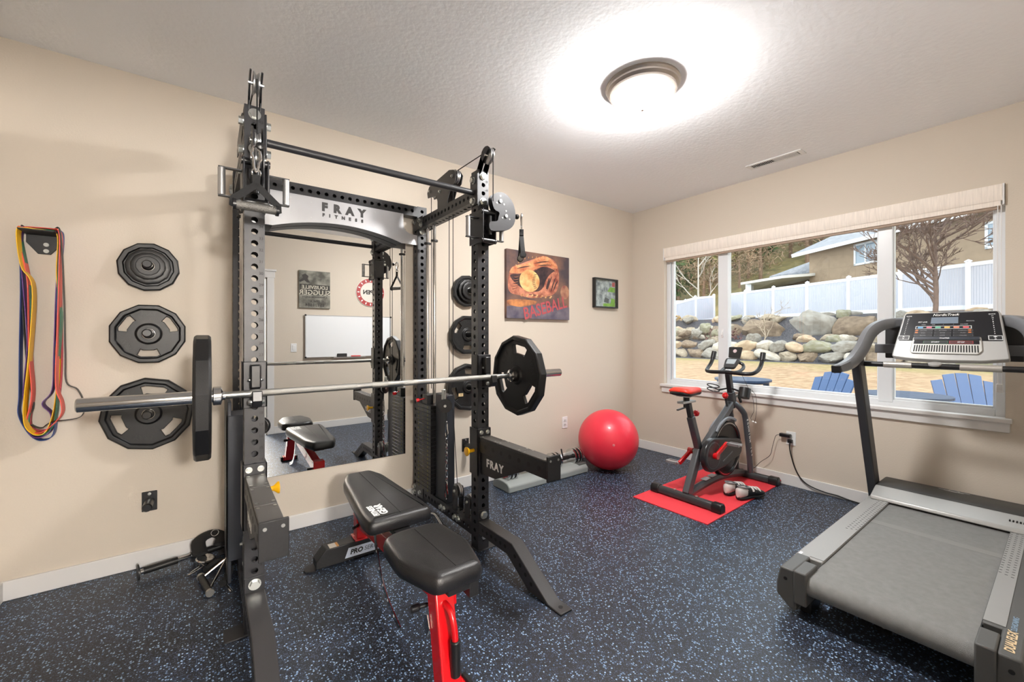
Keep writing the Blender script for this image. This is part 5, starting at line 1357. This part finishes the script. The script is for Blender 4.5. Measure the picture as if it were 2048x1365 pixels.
# ---------------------------------------------------------------- cords at the window outlet
ca = thing('power_adapter', 'black power adapter with a thin cord to the bike, in the window outlet', 'adapter', (-.03, -1.62, .42))
M().box((-.05, -1.655, .418), (-.0095, -1.572, .446)).build('body', plastic_m, ca, bevel=.004)
M().tube(smooth_path([(-.04, -1.575, .432), (-.045, -1.545, .415), (-.045, -1.52, .32), (-.05, -1.50, .235), (-.055, -1.43, .165), (-.065, -1.38, .10), (-.09, -1.345, .078)], 6), .0022, 6).build('cord', plastic_m, ca)
tc_ = thing('extension_cord', 'thick black cord running along the baseboard to the treadmill', 'cord', (-.03, -1.8, .0))
M().box((-.040, -1.665, .372), (-.0095, -1.632, .402)).build('plug', plastic_m, tc_, bevel=.004)
M().tube(smooth_path([(-.035, -1.65, .376), (-.042, -1.652, .33), (-.035, -1.662, .26), (-.03, -1.69, .16), (-.03, -1.735, .085), (-.033, -1.80, .045), (-.03, -1.90, .024), (-.028, -1.98, .022), (-.028, -2.06, .010), (-.05, -2.20, .007), (-.07, -2.30, .006)], 6), .0052, 8).build('cord', rubber_m, tc_)

# ---------------------------------------------------------------- cable attachments on the floor by the left wall
g2 = 'cable attachments on the floor by the left wall'
lb_ = thing('lat_bar', 'long bar with black foam grips and a round end stop along the baseboard', 'cable bar', (-4.2, -.12, 0), g2)
e0, e1 = Vector((-4.335, -.165, .042)), Vector((-3.93, -.075, .042))
dv = (e1 - e0).normalized()
M().cyl(e0, e1, .0125, 12).build('bar', chrome_m, lb_)
M().cyl(e0 + dv * .012, e0 + dv * .155, .018, 14).build('foam_grip', rubber_m, lb_); M().cyl(e0 + dv * .215, e0 + dv * .36, .018, 14).build('foam_grip', rubber_m, lb_)
M().lathe([(.01, 0), (.04, 0), (.041, .006), (.01, .012)], e0 - dv * .012, dv, 24).build('end_stop', rubber_m, lb_)
vb = thing('v_handle', 'chrome V-shaped row handle with black grips among the attachments', 'cable handle', (-4.02, -.45, 0), g2)
pA, pB, pC = Vector((-4.075, -.385, .022)), Vector((-4.045, -.545, .022)), Vector((-3.965, -.36, .085))
for p in (pA, pB): M().cyl(p, pC, .006, 8).build('rod', chrome_m, vb)
M().cyl(pA + (pA - pB).normalized() * .01, pB - (pA - pB).normalized() * .01, .0165, 14).build('grip', rubber_m, vb)
for p, s in ((pA, 1), (pB, -1)): M().cyl(p + (pA - pB).normalized() * s * .01, p + (pA - pB).normalized() * s * .024, .0185, 14).build('grip_end', steel_m, vb)
M().bar(pC, pC + Vector((.02, -.05, -.03)), .03, .006).build('swivel_plate', steel_m, vb)
sc2 = thing('snap_hook', 'long chrome snap hook lying on the rubber floor', 'snap hook', (-4.11, -.26, 0), g2)
d_ = Vector((.87, .30, .28)).normalized(); o_ = Vector((-4.135, -.275, .0075)); s_ = Vector((-.3, .9, 0)).normalized()
M().tube([o_ + d_ * (.055 - .055 * math.cos(a)) + s_ * .010 * math.sin(a) for a in [2 * PI * i / 20 for i in range(20)]], .004, 6, closed=True).build('loop', chrome_m, sc2)
cup = thing('chrome_cup_handle', 'shiny chrome domed attachment against the black foam roll', 'cable handle', (-4.05, -.19, 0), g2)
M().lathe([(.004, 0), (.028, .004), (.042, .02), (.046, .045), (.04, .05), (.004, .046)], (-4.065, -.215, .005), (.15, -.1, 1), 24).build('dome', chrome_m, cup)
rp = thing('ankle_strap', 'black padded ankle strap heaped by the rack base', 'strap', (-4.02, -.12, 0), g2)
M().tube(smooth_path([(-4.05, -.20, .04), (-4.06, -.10, .075), (-4.0, -.05, .085), (-3.95, -.09, .07), (-3.96, -.16, .055)], 6), .02, 10, flat=(.034, .012)).build('pad', strap_m, rp)
M().tube(arc((-3.985, -.10, .104), (1, 0, 0), (0, .5, .8), .018, 0, 2 * PI, 16)[:-1], .0024, 6, closed=True).build('ring', chrome_m, rp)
rp.location.x -= .03; rp.location.z += .03
rp2 = thing('triceps_rope', 'black rope handle coiled behind the chrome V handle', 'rope', (-4.0, -.3, 0), g2)
M().tube(smooth_path([(-4.06, -.30, .02), (-4.0, -.26, .03), (-3.955, -.33, .022), (-3.965, -.44, .018), (-3.99, -.50, .02)], 6), .018, 10).build('rope', strap_m, rp2)
M().cyl((-3.975, -.50, .0075), (-3.955, -.59, .0075), .007, 10).build('pin', chrome_m, rp2)
cb2 = thing('curl_bar', 'bent chrome bar with black grips lying inside the right base beam', 'cable bar', (-2.82, -.75, 0), g2)
M().tube(smooth_path([(-2.80, -.42, .045), (-2.805, -.52, .075), (-2.81, -.60, .06), (-2.82, -.72, .035), (-2.815, -.84, .065), (-2.82, -.95, .04), (-2.83, -1.06, .03)], 6), .0135, 12).build('bar', chrome_m, cb2)
M().cyl((-2.815, -.66, .047), (-2.818, -.78, .047), .0175, 12).build('grip', rubber_m, cb2)

# ---------------------------------------------------------------- the garden outside
rnd = random.Random(11)
def lawn_z(x): return -.12 + .34 * max(0, min(1, (x - 3) / 12.5))
def terrain(name, fz, x0, x1, y0, y1, nx, ny, m):
    vs = []; fs = []
    for i in range(nx + 1):
        for j in range(ny + 1):
            x = x0 + (x1 - x0) * i / nx; y = y0 + (y1 - y0) * j / ny
            vs.append((x, y, fz(x, y)))
    for i in range(nx):
        for j in range(ny):
            a = i * (ny + 1) + j; fs.append((a, a + ny + 1, a + ny + 2, a + 1))
    return struct(name, M().add(vs, fs), m)
def grass_mat():
    m = bpy.data.materials.new('dry_lawn'); m.use_nodes = True; N = m.node_tree.nodes; L = m.node_tree.links; b = N['Principled BSDF']; b.inputs['Roughness'].default_value = .9
    tc = N.new('ShaderNodeTexCoord'); n1 = N.new('ShaderNodeTexNoise'); n1.inputs['Scale'].default_value = 5; n1.inputs['Detail'].default_value = 9; L.new(tc.outputs['Object'], n1.inputs['Vector'])
    r = N.new('ShaderNodeValToRGB'); r.color_ramp.elements[0].color = srgb(136, 106, 76); r.color_ramp.elements[0].position = .32; r.color_ramp.elements[1].color = srgb(174, 146, 114); r.color_ramp.elements[1].position = .68
    L.new(n1.outputs[0], r.inputs[0])
    sx = N.new('ShaderNodeSeparateXYZ'); L.new(tc.outputs['Object'], sx.inputs[0])
    n2 = N.new('ShaderNodeTexNoise'); n2.inputs['Scale'].default_value = .8; n2.inputs['Detail'].default_value = 5; L.new(tc.outputs['Object'], n2.inputs['Vector'])
    ad = N.new('ShaderNodeMath'); ad.operation = 'MULTIPLY_ADD'; ad.inputs[1].default_value = 6; L.new(n2.outputs[0], ad.inputs[0]); L.new(sx.outputs[0], ad.inputs[2])
    mr = N.new('ShaderNodeMapRange'); mr.inputs[1].default_value = 15.5; mr.inputs[2].default_value = 20; L.new(ad.outputs[0], mr.inputs[0])
    mx = N.new('ShaderNodeMix'); mx.data_type = 'RGBA'; L.new(mr.outputs[0], mx.inputs[0]); L.new(r.outputs[0], mx.inputs[6]); mx.inputs[7].default_value = srgb(132, 126, 68)
    L.new(mx.outputs[2], b.inputs['Base Color'])
    return m
gravel = mat('dark_gravel', (78, 76, 80), .9, noise=.6, nscale=22, bump=1, bscale=30)
terrain('lawn', lambda x, y: lawn_z(x), .16, 15.9, -16, 22, 30, 20, grass_mat())
def bank_z(x, y):
    t = [(15.2, .215), (15.9, .24), (16.3, 1.0), (18.2, 1.2), (19.0, 2.25), (22, 2.4), (40, 3.2)]
    for (a, b), (c, d) in zip(t, t[1:]):
        if x <= c: return b + (d - b) * max(0, (x - a)) / (c - a)
    return 3.2
terrain('garden_bank', bank_z, 15.2, 36, -16, 26, 60, 40, gravel)
def rock_mesh(seed):
    bm = bmesh.new(); bmesh.ops.create_icosphere(bm, subdivisions=3, radius=.5)
    for v in bm.verts:
        p = v.co.copy(); n1 = noise_val(p + Vector((seed * 7.1, 0, 0)), 1.7); n2 = noise_val(p + Vector((0, seed * 3.3, 0)), 4.5)
        q = Vector([math.copysign(abs(c * 2) ** .72 / 2, c) for c in p])
        v.co = q * (1 + .42 * n1 + .16 * n2)
    for _ in range(7):
        r_ = random.Random(seed * 31 + _); n_ = Vector((r_.gauss(0, 1), r_.gauss(0, 1), r_.gauss(0, 1))).normalized(); dd = .36 + .1 * r_.random()
        for v in bm.verts:
            k_ = v.co.dot(n_) - dd
            if k_ > 0: v.co -= n_ * k_ * .9
    me = bpy.data.meshes.new('boulder'); bm.to_mesh(me); bm.free()
    me.polygons.foreach_set('use_smooth', [True] * len(me.polygons)); me.set_sharp_from_angle(angle=R(38))
    return me
rock_ms = [mat('rock_grey', (150, 146, 138), .9, noise=.7, nscale=6, ncol=(118, 110, 100), bump=1, bscale=14), mat('rock_tan', (166, 154, 136), .9, noise=.7, nscale=6, ncol=(132, 118, 100), bump=1, bscale=14),
           mat('rock_brown', (142, 124, 104), .9, noise=.7, nscale=6, ncol=(98, 82, 68), bump=1, bscale=14), mat('rock_pale', (188, 181, 170), .9, noise=.6, nscale=6, ncol=(158, 146, 130), bump=1, bscale=14),
           mat('rock_rust', (186, 166, 140), .9, noise=.7, nscale=2.6, ncol=(146, 122, 98), bump=1, bscale=14), mat('rock_mossy', (150, 146, 132), .9, noise=.9, nscale=4, ncol=(124, 120, 92), bump=1, bscale=14)]
rocks = []
for i in range(14):
    me = rock_mesh(i); me.materials.append(rock_ms[i % 6 if i < 12 else i % 4]); rocks.append(me)
def boulder(p, sz, k, label, group):
    o = bpy.data.objects.new('boulder', rocks[k % 14]); COL.objects.link(o)
    o.location = p; o.scale = sz; o.rotation_euler = (rnd.uniform(-.3, .3), rnd.uniform(-.3, .3), rnd.uniform(-.5, .5) + (PI if rnd.random() < .5 else 0))
    nm_ = o.data.materials[0].name.split('_')[1]
    return tag(o, nm_ + (' small' if max(sz) < .7 else '') + ' ' + label.replace('small ', ''), 'boulder', group)
k = 0
for course, z, x in ((0, .42, 16.05), (1, .84, 16.3)):
    y = -5.0 + course * .4
    while y < 12.5:
        wd = rnd.uniform(.6, 1.15); h = rnd.uniform(.46, .62); k += rnd.choice((1, 2, 5))
        boulder((x + rnd.uniform(-.06, .06), y + wd / 2, z), (.75, wd * 1.08, h), k, ('boulder in the bottom course of the garden rock wall', 'boulder in the upper course of the low garden wall')[course], ('bottom course of the garden wall', 'second course of the garden wall')[course]); y += wd * .93
big = [(-4.6, 1.5, 1.0), (-3.2, 1.3, 1.05), (-2.0, 1.2, .9), (-.9, 1.25, 1.1), (.3, 1.3, 1.2), (1.45, 1.2, 1.0), (2.45, 1.6, 1.2), (4.25, 2.1, 1.5), (6.2, 1.9, 1.15), (7.8, 1.5, 1.0), (9.1, 1.2, .95), (10.2, 1.0, .8)]
for i, (y, wd, h) in enumerate(big):
    boulder((18.6 + (.25 if i % 2 else 0), y, 1.15 + h * .36), (1.1, wd * 1.12, h), (5, 2, 0, 1, 5, 5, 2, 0, 2, 8, 3, 1)[i], 'big boulder in the upper terrace below the white fence', 'upper terrace boulders')
for i in range(70):
    y = rnd.uniform(-5, 12); up = rnd.random() < .55
    boulder(((18.9 + rnd.uniform(0, .5)) if up else rnd.uniform(16.7, 18.0), y, 2.2 + rnd.uniform(-.15, .12) if up else 1.12 + rnd.uniform(0, .1)), (rnd.uniform(.4, .8), rnd.uniform(.4, .9), rnd.uniform(.25, .5)), i, ('small rock on the crest of the terrace below the fence' if up else 'small rock on the gravel ledge of the garden wall'), ('crest rocks' if up else 'ledge rocks'))
for i in range(36):
    t = i / 35; y = rnd.uniform(7.6, 12.2)
    boulder((rnd.uniform(16.8, 18.8), y, 1.1 + rnd.uniform(.0, .7)), (rnd.uniform(.4, .9), rnd.uniform(.4, 1.0), rnd.uniform(.3, .55)), i * 3 + 1, 'small rock in the heap at the left end of the terrace', 'rock heap')

# white vinyl fence
vin = mat('white_fence_vinyl', (226, 227, 232), .5)
def panel_mat():
    m = bpy.data.materials.new('grooved_vinyl'); m.use_nodes = True; N = m.node_tree.nodes; L = m.node_tree.links; b = N['Principled BSDF']
    b.inputs['Base Color'].default_value = srgb(192, 193, 203); b.inputs['Roughness'].default_value = .5
    tc = N.new('ShaderNodeTexCoord'); w_ = N.new('ShaderNodeTexWave'); w_.inputs['Scale'].default_value = 2.2; L.new(tc.outputs['Generated'], w_.inputs['Vector'])
    mp = N.new('ShaderNodeMapping'); mp.inputs['Scale'].default_value = (4, 4, 0); L.new(tc.outputs['Generated'], mp.inputs[0]); L.new(mp.outputs[0], w_.inputs['Vector'])
    bp = N.new('ShaderNodeBump'); bp.inputs['Strength'].default_value = .5; bp.inputs['Distance'].default_value = .03; L.new(w_.outputs[0], bp.inputs['Height']); L.new(bp.outputs[0], b.inputs['Normal'])
    return m
pan_m = panel_mat()
def fence(pts, label):
    pts = [Vector(p) for p in pts]
    t = thing('vinyl_fence', label, 'fence', pts[0])
    for i, p in enumerate(pts):
        M().cbox((p.x, p.y, p.z + .93), (.15, .15, 1.98)).build('post', vin, t); M().lathe([(.115, 0), (.115, .03), (.002, .10)], (p.x, p.y, p.z + 1.92), (0, 0, 1), 4).build('post_cap', vin, t, smooth=0)
        if i + 1 < len(pts):
            q = pts[i + 1]; d = (q - p).normalized()
            for z, h in ((.12, .17), (1.80, .15)): M().bar(p + Vector((0, 0, z)), q + Vector((0, 0, z)), .06, h).build('rail', vin, t)
            a, b = p + Vector((0, 0, .18)), q + Vector((0, 0, .18)); n_ = Vector((-d.y, d.x, 0)).normalized() * .018
            vs = [a + n_, b + n_, b + n_ + Vector((0, 0, 1.58)), a + n_ + Vector((0, 0, 1.58)), a - n_, b - n_, b - n_ + Vector((0, 0, 1.58)), a - n_ + Vector((0, 0, 1.58))]
            M().add(vs, [(0, 1, 2, 3), (7, 6, 5, 4), (0, 4, 5, 1), (1, 5, 6, 2), (2, 6, 7, 3), (3, 7, 4, 0)]).build('panel', pan_m, t)
A_, B_ = Vector((17.9, -5.0, 2.25)), Vector((26.8, 12.4, 2.55))
nseg = 8
fence([A_.lerp(B_, i / nseg) for i in range(nseg + 1)], 'long white vinyl privacy fence along the top of the rock terrace')
fence([(26.6, 12.9, 2.5), (24.2, 13.0, 2.25), (21.8, 13.1, 1.75), (19.4, 13.2, 1.15), (17.0, 13.3, .7), (14.6, 13.4, .4), (12.2, 13.5, .2)], 'short white vinyl fence stepping down at the left')
fence([(33, 19, 2.9), (30, 20.2, 2.8), (27, 21.4, 2.6), (24, 22.6, 2.4)], 'far white vinyl fence beyond the fence corner')

# neighbour house
hs = thing('brown_house', 'brown two-storey neighbour house with grey roof behind the fence', 'house', (36, 5, 3))
brown = mat('brown_siding', (156, 134, 110), .8, noise=.1, nscale=3); brown_d = mat('brown_siding_dark', (120, 102, 86), .8); roofm = mat('grey_shingle', (138, 140, 146), .9, noise=.3, nscale=4); fas = mat('white_fascia', (224, 224, 224), .5)
d_ = Vector((-.50, -.866, 0)); nrm = Vector((-.866, .5, 0)); P1 = Vector((37.2, 10.2, 0)); Lw = 16
def hp3d(s, o, z): return P1 + d_ * s - nrm * o + Vector((0, 0, z))
w = M()
vs = [hp3d(0, 0, 2), hp3d(Lw, 0, 2), hp3d(Lw, 9, 2), hp3d(0, 9, 2), hp3d(0, 0, 8.45), hp3d(Lw, 0, 8.45), hp3d(Lw, 9, 8.3), hp3d(0, 9, 8.3)]
w.add(vs, [(0, 1, 5, 4), (1, 2, 6, 5), (2, 3, 7, 6), (3, 0, 4, 7), (4, 5, 6, 7), (3, 2, 1, 0)]).build('walls', brown, hs, smooth=0)
w = M(); e0 = [hp3d(-.9, -.8, 8.25), hp3d(Lw, -.8, 8.25), hp3d(Lw, 4.5, 10.6), hp3d(-.9, 4.5, 10.6), hp3d(Lw, 9.8, 8.25), hp3d(-.9, 9.8, 8.25)]
w.add(e0 + [v + Vector((0, 0, .22)) for v in e0], [(6, 7, 8, 9), (9, 8, 10, 11), (0, 3, 2, 1), (3, 5, 4, 2), (0, 1, 7, 6), (0, 6, 9, 3), (3, 9, 11, 5), (1, 2, 8, 7), (2, 4, 10, 8), (4, 5, 11, 10)]).build('roof', roofm, hs, smooth=0)
M().bar(hp3d(-.9, -.83, 8.3), hp3d(Lw, -.83, 8.3), .06, .28).build('fascia', fas, hs); M().bar(hp3d(-.92, -.83, 8.3), hp3d(-.92, 4.5, 10.65), .06, .28).build('fascia', fas, hs)
def hwin(s0, s1, z0, z1, off=0, par=hs):
    f = M()
    for a, b, c, d in ((s0, s1, z0, z0 + .14), (s0, s1, z1 - .14, z1), (s0, s0 + .14, z0, z1), (s1 - .14, s1, z0, z1), ((s0 + s1) / 2 - .05, (s0 + s1) / 2 + .05, z0, z1)):
        f.add([hp3d(a, off - .06, c), hp3d(b, off - .06, c), hp3d(b, off - .06, d), hp3d(a, off - .06, d), hp3d(a, off, c), hp3d(b, off, c), hp3d(b, off, d), hp3d(a, off, d)], [(0, 1, 2, 3), (4, 7, 6, 5), (0, 4, 5, 1), (1, 5, 6, 2), (2, 6, 7, 3), (3, 7, 4, 0)])
    fo = f.build('window', fas, par, smooth=0)
    M().add([hp3d(s0, off - .02, z0), hp3d(s1, off - .02, z0), hp3d(s1, off - .02, z1), hp3d(s0, off - .02, z1)], [(0, 1, 2, 3)]).build('window_glass', mat('far_window_glass', (140, 156, 168), .08, spec=1), fo, smooth=0)
hwin(4.1, 5.9, 6.6, 8.2); hwin(12.0, 13.6, 6.2, 7.7)
# single-storey wing and patio cover on the left of the house
w = M(); q = [hp3d(-6.2, 1.5, 2), hp3d(.4, 1.5, 2), hp3d(.4, 8, 2), hp3d(-6.2, 8, 2)]
w.add(q + [v + Vector((0, 0, 5.5)) for v in q], [(0, 1, 5, 4), (1, 2, 6, 5), (2, 3, 7, 6), (3, 0, 4, 7), (4, 5, 6, 7)]).build('wing_walls', brown_d, hs, smooth=0)
w = M(); q = [hp3d(-5.4, .6, 7.2), hp3d(.2, .6, 7.0), hp3d(.2, 5.5, 9.6), hp3d(-2.6, 5.5, 9.0), hp3d(-5.4, 9, 7.4)]
w.add(q + [v - Vector((0, 0, .2)) for v in q], [(0, 1, 2, 3), (0, 3, 4), (5, 8, 7, 6), (0, 5, 6, 1), (1, 6, 7, 2), (4, 9, 5, 0), (3, 8, 9, 4), (2, 7, 8, 3)]).build('wing_roof', roofm, hs, smooth=0)
w = M(); q = [hp3d(-4.6, -3.0, 6.45), hp3d(.6, -3.0, 6.35), hp3d(.6, 1.4, 6.75), hp3d(-10.5, 1.4, 6.0)]
w.add(q + [v - Vector((0, 0, .22)) for v in q], [(0, 1, 2, 3), (7, 6, 5, 4), (0, 4, 5, 1), (1, 5, 6, 2), (2, 6, 7, 3), (3, 7, 4, 0)]).build('patio_cover', mat('patio_fascia', (212, 208, 200), .6), hs, smooth=0)
M().bar(hp3d(-3.9, -2.6, 2.4), hp3d(-3.9, -2.6, 6.2), .5, .5, (1, 0, 0)).build('patio_post', fas, hs)
hwin(-3.2, -.8, 4.2, 5.9, 1.45)

# trees
def leaf_cloud(n, rx, rz, sz, seed, thin=1, shell=.35):
    r = random.Random(seed); m = M()
    for _ in range(n):
        while True:
            p = Vector((r.uniform(-1, 1), r.uniform(-1, 1), r.uniform(-1, 1)))
            if shell < p.length < 1 and noise_val(p * 2 + Vector((seed, 0, 0)), 1.3) > -.22: break
        a = Vector((r.gauss(0, 1), r.gauss(0, 1), r.gauss(0, 1))).normalized(); b = a.cross(Vector((r.gauss(0, 1), r.gauss(0, 1), r.gauss(0, 1)))).normalized()
        c = Vector((p.x * rx, p.y * rx, p.z * rz)); s1 = sz * r.uniform(.6, 1.3); s2 = s1 * thin
        m.add([c - a * s1 - b * s2, c + a * s1 - b * s2 * .6, c + a * s1 * .8 + b * s2, c - a * s1 * .7 + b * s2 * .8], [(0, 1, 2, 3)])
    return m
def bare_limbs(parent, base, h, seed, m_, n_main=7, depth=4, spread=.6, r0=.07, twig=.006):
    r = random.Random(seed)
    trunk = [Vector(base) + Vector((.03 * math.sin(i), .02 * math.cos(i * 2), h * i / 8)) for i in range(9)]
    M().tube(trunk, [r0 * (1 - .09 * i) for i in range(9)], 7).build('trunk', m_, parent)
    def grow(m, p, d, ln, rad, dep):
        mid = p + d * ln * .5 + Vector((r.gauss(0, .03), r.gauss(0, .03), r.gauss(0, .02))) * ln
        e = p + d * ln + Vector((0, 0, .06 * ln))
        m.tube([p, mid, e], [rad, rad * .8, max(twig * .6, rad * .55)], 4 if dep < depth - 1 else 5)
        if dep > 0:
            for k in range(r.choice((2, 3, 3))):
                nd = (d + Vector((r.gauss(0, spread), r.gauss(0, spread), r.gauss(.15, spread * .7)))).normalized()
                st = p.lerp(e, r.uniform(.35, 1))
                grow(m, st, nd, ln * r.uniform(.5, .75), max(twig, rad * .55), dep - 1)
    for k in range(n_main):
        a = 2 * PI * k / n_main + r.uniform(-.4, .4); z = .08 + .82 * k / n_main
        p = Vector(base) + Vector((0, 0, h * z)); el = R(r.uniform(22, 62))
        m = M(); grow(m, p, Vector((math.cos(a) * math.cos(el), math.sin(a) * math.cos(el), math.sin(el))), h * r.uniform(.32, .46), r0 * .5, depth)
        m.build('limb', m_, parent, smooth=0)
bark = mat('grey_brown_bark', (112, 92, 82), .9, noise=.3, nscale=8)
bt_ = thing('bare_tree', 'leafless branching tree in front of the fence behind the treadmill', 'tree', (17.5, -.1, 2.1))
bare_limbs(bt_, (17.5, -.1, 1.9), 4.4, 5, bark, 20, 5, .5, .085, .012)
st_ = thing('bare_shrub', 'small leafless pale shrub on the gravel ledge', 'shrub', (17.3, 5.6, 1.1))
bare_limbs(st_, (17.3, 5.6, 1.05), 1.5, 9, mat('pale_bark', (176, 160, 140), .9), 6, 3, .5, .03, .006)
for (p, s, c, lb) in (((17.4, 7.6, 1.35), (.9, .45), (112, 78, 74), 'low reddish brown shrub on the gravel ledge'), ((18.9, 11.6, 2.35), (.7, .35), (168, 130, 60), 'low golden grass clump at the fence corner'), ((16.8, 11.2, 1.2), (.6, .3), (140, 96, 66), 'low rusty shrub at the left of the rock heap')):
    t = thing('low_shrub', lb, 'shrub', p); m_ = leaf_cloud(260, s[0], s[1], .10, int(p[1]), .25); q = M(); q.add(m_.v, m_.f, Matrix.Translation(p)); q.build('foliage', mat('shrub_%d' % c[0], c, .9), t, smooth=0)
# wooded hillside
terrain('hillside', lambda x, y: 3 + max(0, (x - 36) * .42) + 1.2 * noise_val((x, y, 0), .06), 34, 90, -60, 90, 30, 40, mat('hill_brush', (132, 118, 74), .95, noise=.7, nscale=.9, ncol=(92, 86, 54)))
kinds = [('evergreen_tree', (74, 92, 52), 900, 1.5, 3.6, .42, .5, 'dark evergreen tree on the wooded hillside'), ('bare_wood_tree', (150, 124, 98), 800, 2.2, 2.6, .34, .14, 'brown leafless tree on the wooded hillside'), ('olive_tree', (124, 128, 62), 900, 2.0, 2.6, .34, .5, 'yellow green tree on the wooded hillside')]
protos = []
for nm, c, n_, rx, rz, sz, th_, lb in kinds:
    t = thing(nm, lb, 'tree', (0, 0, 0), 'trees on the hillside')
    m_ = leaf_cloud(n_, rx, rz, sz * .55, n_ + len(nm), th_, .15); q = M(); q.add(m_.v, m_.f, Matrix.Translation((0, 0, rz + .9))); q.build('crown', mat(nm + '_crown', c, .9, noise=.4, nscale=.8), t, smooth=0)
    M().tube([(0, 0, -.3), (.05, 0, 1.5), (0, .05, rz * 1.5)], [.16, .13, .05], 7).build('trunk', mat(nm + '_bark', (120, 96, 78), .9), t); protos.append(t)
spots = []
for i in range(150):
    x = rnd.uniform(39, 62); 
    ang = R(rnd.uniform(11, 46)); 
    y = -3 + (x + 4) * math.tan(ang - R(0)) * .72 - 4
    if any((x - a) ** 2 + (y - b) ** 2 < 7 for a, b in spots): continue
    if x < 53 and -12 < y < 17: continue
    spots.append((x, y))
for i in range(60):
    x, y = rnd.uniform(55, 68), rnd.uniform(4, 52)
    if any((x - a) ** 2 + (y - b) ** 2 < 6 for a, b in spots): continue
    spots.append((x, y))
for i, (x, y) in enumerate(spots):
    kx = (1, 1, 2, 0, 1)[i % 5] if y < 36 else (0, 0, 1, 0)[i % 4]
    if x < 45 and y < 22: kx = 1; 
    z = 2.6 + max(0, (x - 36) * .42); sc_ = rnd.uniform(1.0, 1.7)
    used = protos[kx]
    if not used.get('placed'): used.location = (x, y, z); used.rotation_euler[2] = rnd.uniform(0, 6); used.scale = (sc_,) * 3; used['placed'] = 1
    else: copy_tree(used, (x, y, z), rnd.uniform(0, 6), None, sc_)
for o in list(COL.objects):
    if 'placed' in o: del o['placed']
pn = thing('tall_pine', 'tall reddish pine trunk at the left edge of the window view', 'tree', (30, 26.5, 2.6))
M().tube([(30, 26.5, 2.2), (30.05, 26.5, 9), (30, 26.6, 17)], [.36, .32, .2], 10).build('trunk', mat('red_pine_bark', (140, 98, 76), .9, noise=.5, nscale=3), pn)
m_ = leaf_cloud(1200, 2.6, 4.5, .3, 77, .4, .1); q = M(); q.add(m_.v, m_.f, Matrix.Translation((30, 26.6, 15))); q.build('crown', mat('evergreen_tree_crown', (74, 92, 52), .9), pn, smooth=0)
bi = thing('birch_tree', 'white trunked birch tree left of the neighbour house', 'tree', (38, 20.5, 3.4))
bare_limbs(bi, (38, 20.5, 3.2), 7.5, 21, mat('birch_bark', (190, 180, 168), .8), 5, 3, .4, .13, .015)

# Adirondack chairs on the lawn
blue = mat('slate_blue_poly', (64, 92, 136), .45)
def adirondack(loc, rz, label, sc=1.0, m_=blue):
    t = thing('adirondack_chair', label, 'garden chair', (0, 0, 0), 'blue garden chairs outside the window')
    n_ = 5
    for i in range(n_):
        u = (i - 2) * .112; top = .98 - .10 * (u / .224) ** 2
        h = top - .30; tl = R(22)
        vs = []
        for yy in (-.011, .011):
            for a, b in ((u - .052 + (-u * .12), 0), (u + .052 + (-u * .12), 0), (u + .052 + u * .05, h - (.02 if u >= 0 else 0)), (u - .052 + u * .05, h - (.02 if u <= 0 else 0))):
                vs.append((a, .22 + yy + b * math.tan(tl), .30 + b))
        M().add(vs, [(3, 2, 1, 0), (4, 5, 6, 7), (0, 1, 5, 4), (1, 2, 6, 5), (2, 3, 7, 6), (3, 0, 4, 7)]).build('back_slat', m_, t, smooth=0)
    for i in range(6):
        y = -.28 + i * .095; M().cbox((0, y, .36 - .02 * i), (.52, .085, .022)).build('seat_slat', m_, t)
    for s in (-1, 1):
        M().cbox((s * .33, -.06, .56), (.14, .74, .024)).build('armrest', m_, t, bevel=.01); M().cbox((s * .31, -.30, .275), (.03, .09, .55)).build('leg', m_, t)
        M().bar((s * .285, -.34, .33), (s * .285, .50, .04), .026, .11).build('side_rail', m_, t); M().cbox((s * .31, .28, .40), (.03, .06, .32)).build('arm_support', m_, t)
    M().cbox((0, .345, .54), (.62, .024, .07)).build('back_brace', m_, t)
    t.location = loc; t.rotation_euler[2] = rz; t.scale = (sc,) * 3
    for ch_ in t.children: ch_.matrix_parent_inverse = Matrix()
    return t
navy = mat('dark_navy_poly', (38, 58, 86), .45)
adirondack((2.90, -2.51, -.12), R(-62), 'blue slatted garden chair behind the treadmill console', 1.0)
adirondack((2.03, -1.055, -.12), R(240), 'blue slatted garden chair left of the treadmill upright')
def side_table(loc, label):
    t = thing('garden_side_table', label, 'garden table', loc, 'round blue garden tables')
    x, y, z = loc
    for i in range(7):
        u = (i - 3) * .104; hl = math.sqrt(max(.01, .37 ** 2 - u ** 2)); u2 = u + .112
        pts = []
        for k in range(7):
            uu = u - .049 + .098 * k / 6; pts.append((uu, math.sqrt(max(.004, .37 ** 2 - uu ** 2))))
        poly = pts + [(a, -b) for a, b in reversed(pts)]
        M().prism(poly, (x, y, z + .765), (.8, .6, 0), (-.6, .8, 0), .025).build('top_slat', navy, t, smooth=0)
    M().ring((x, y, z + .75), (0, 0, 1), .33, .30, .05, 24).build('apron', navy, t)
    for a in (.5, 2.07, 3.64, 5.21): M().bar((x + .3 * math.cos(a), y + .3 * math.sin(a), z), (x + .3 * math.cos(a), y + .3 * math.sin(a), z + .76), .07, .03).build('leg', navy, t)
side_table((1.98, -2.02, -.11), 'dark navy round garden table near the window under the console')
side_table((2.30, -.20, -.11), 'dark navy round garden table beyond the bike handlebar')
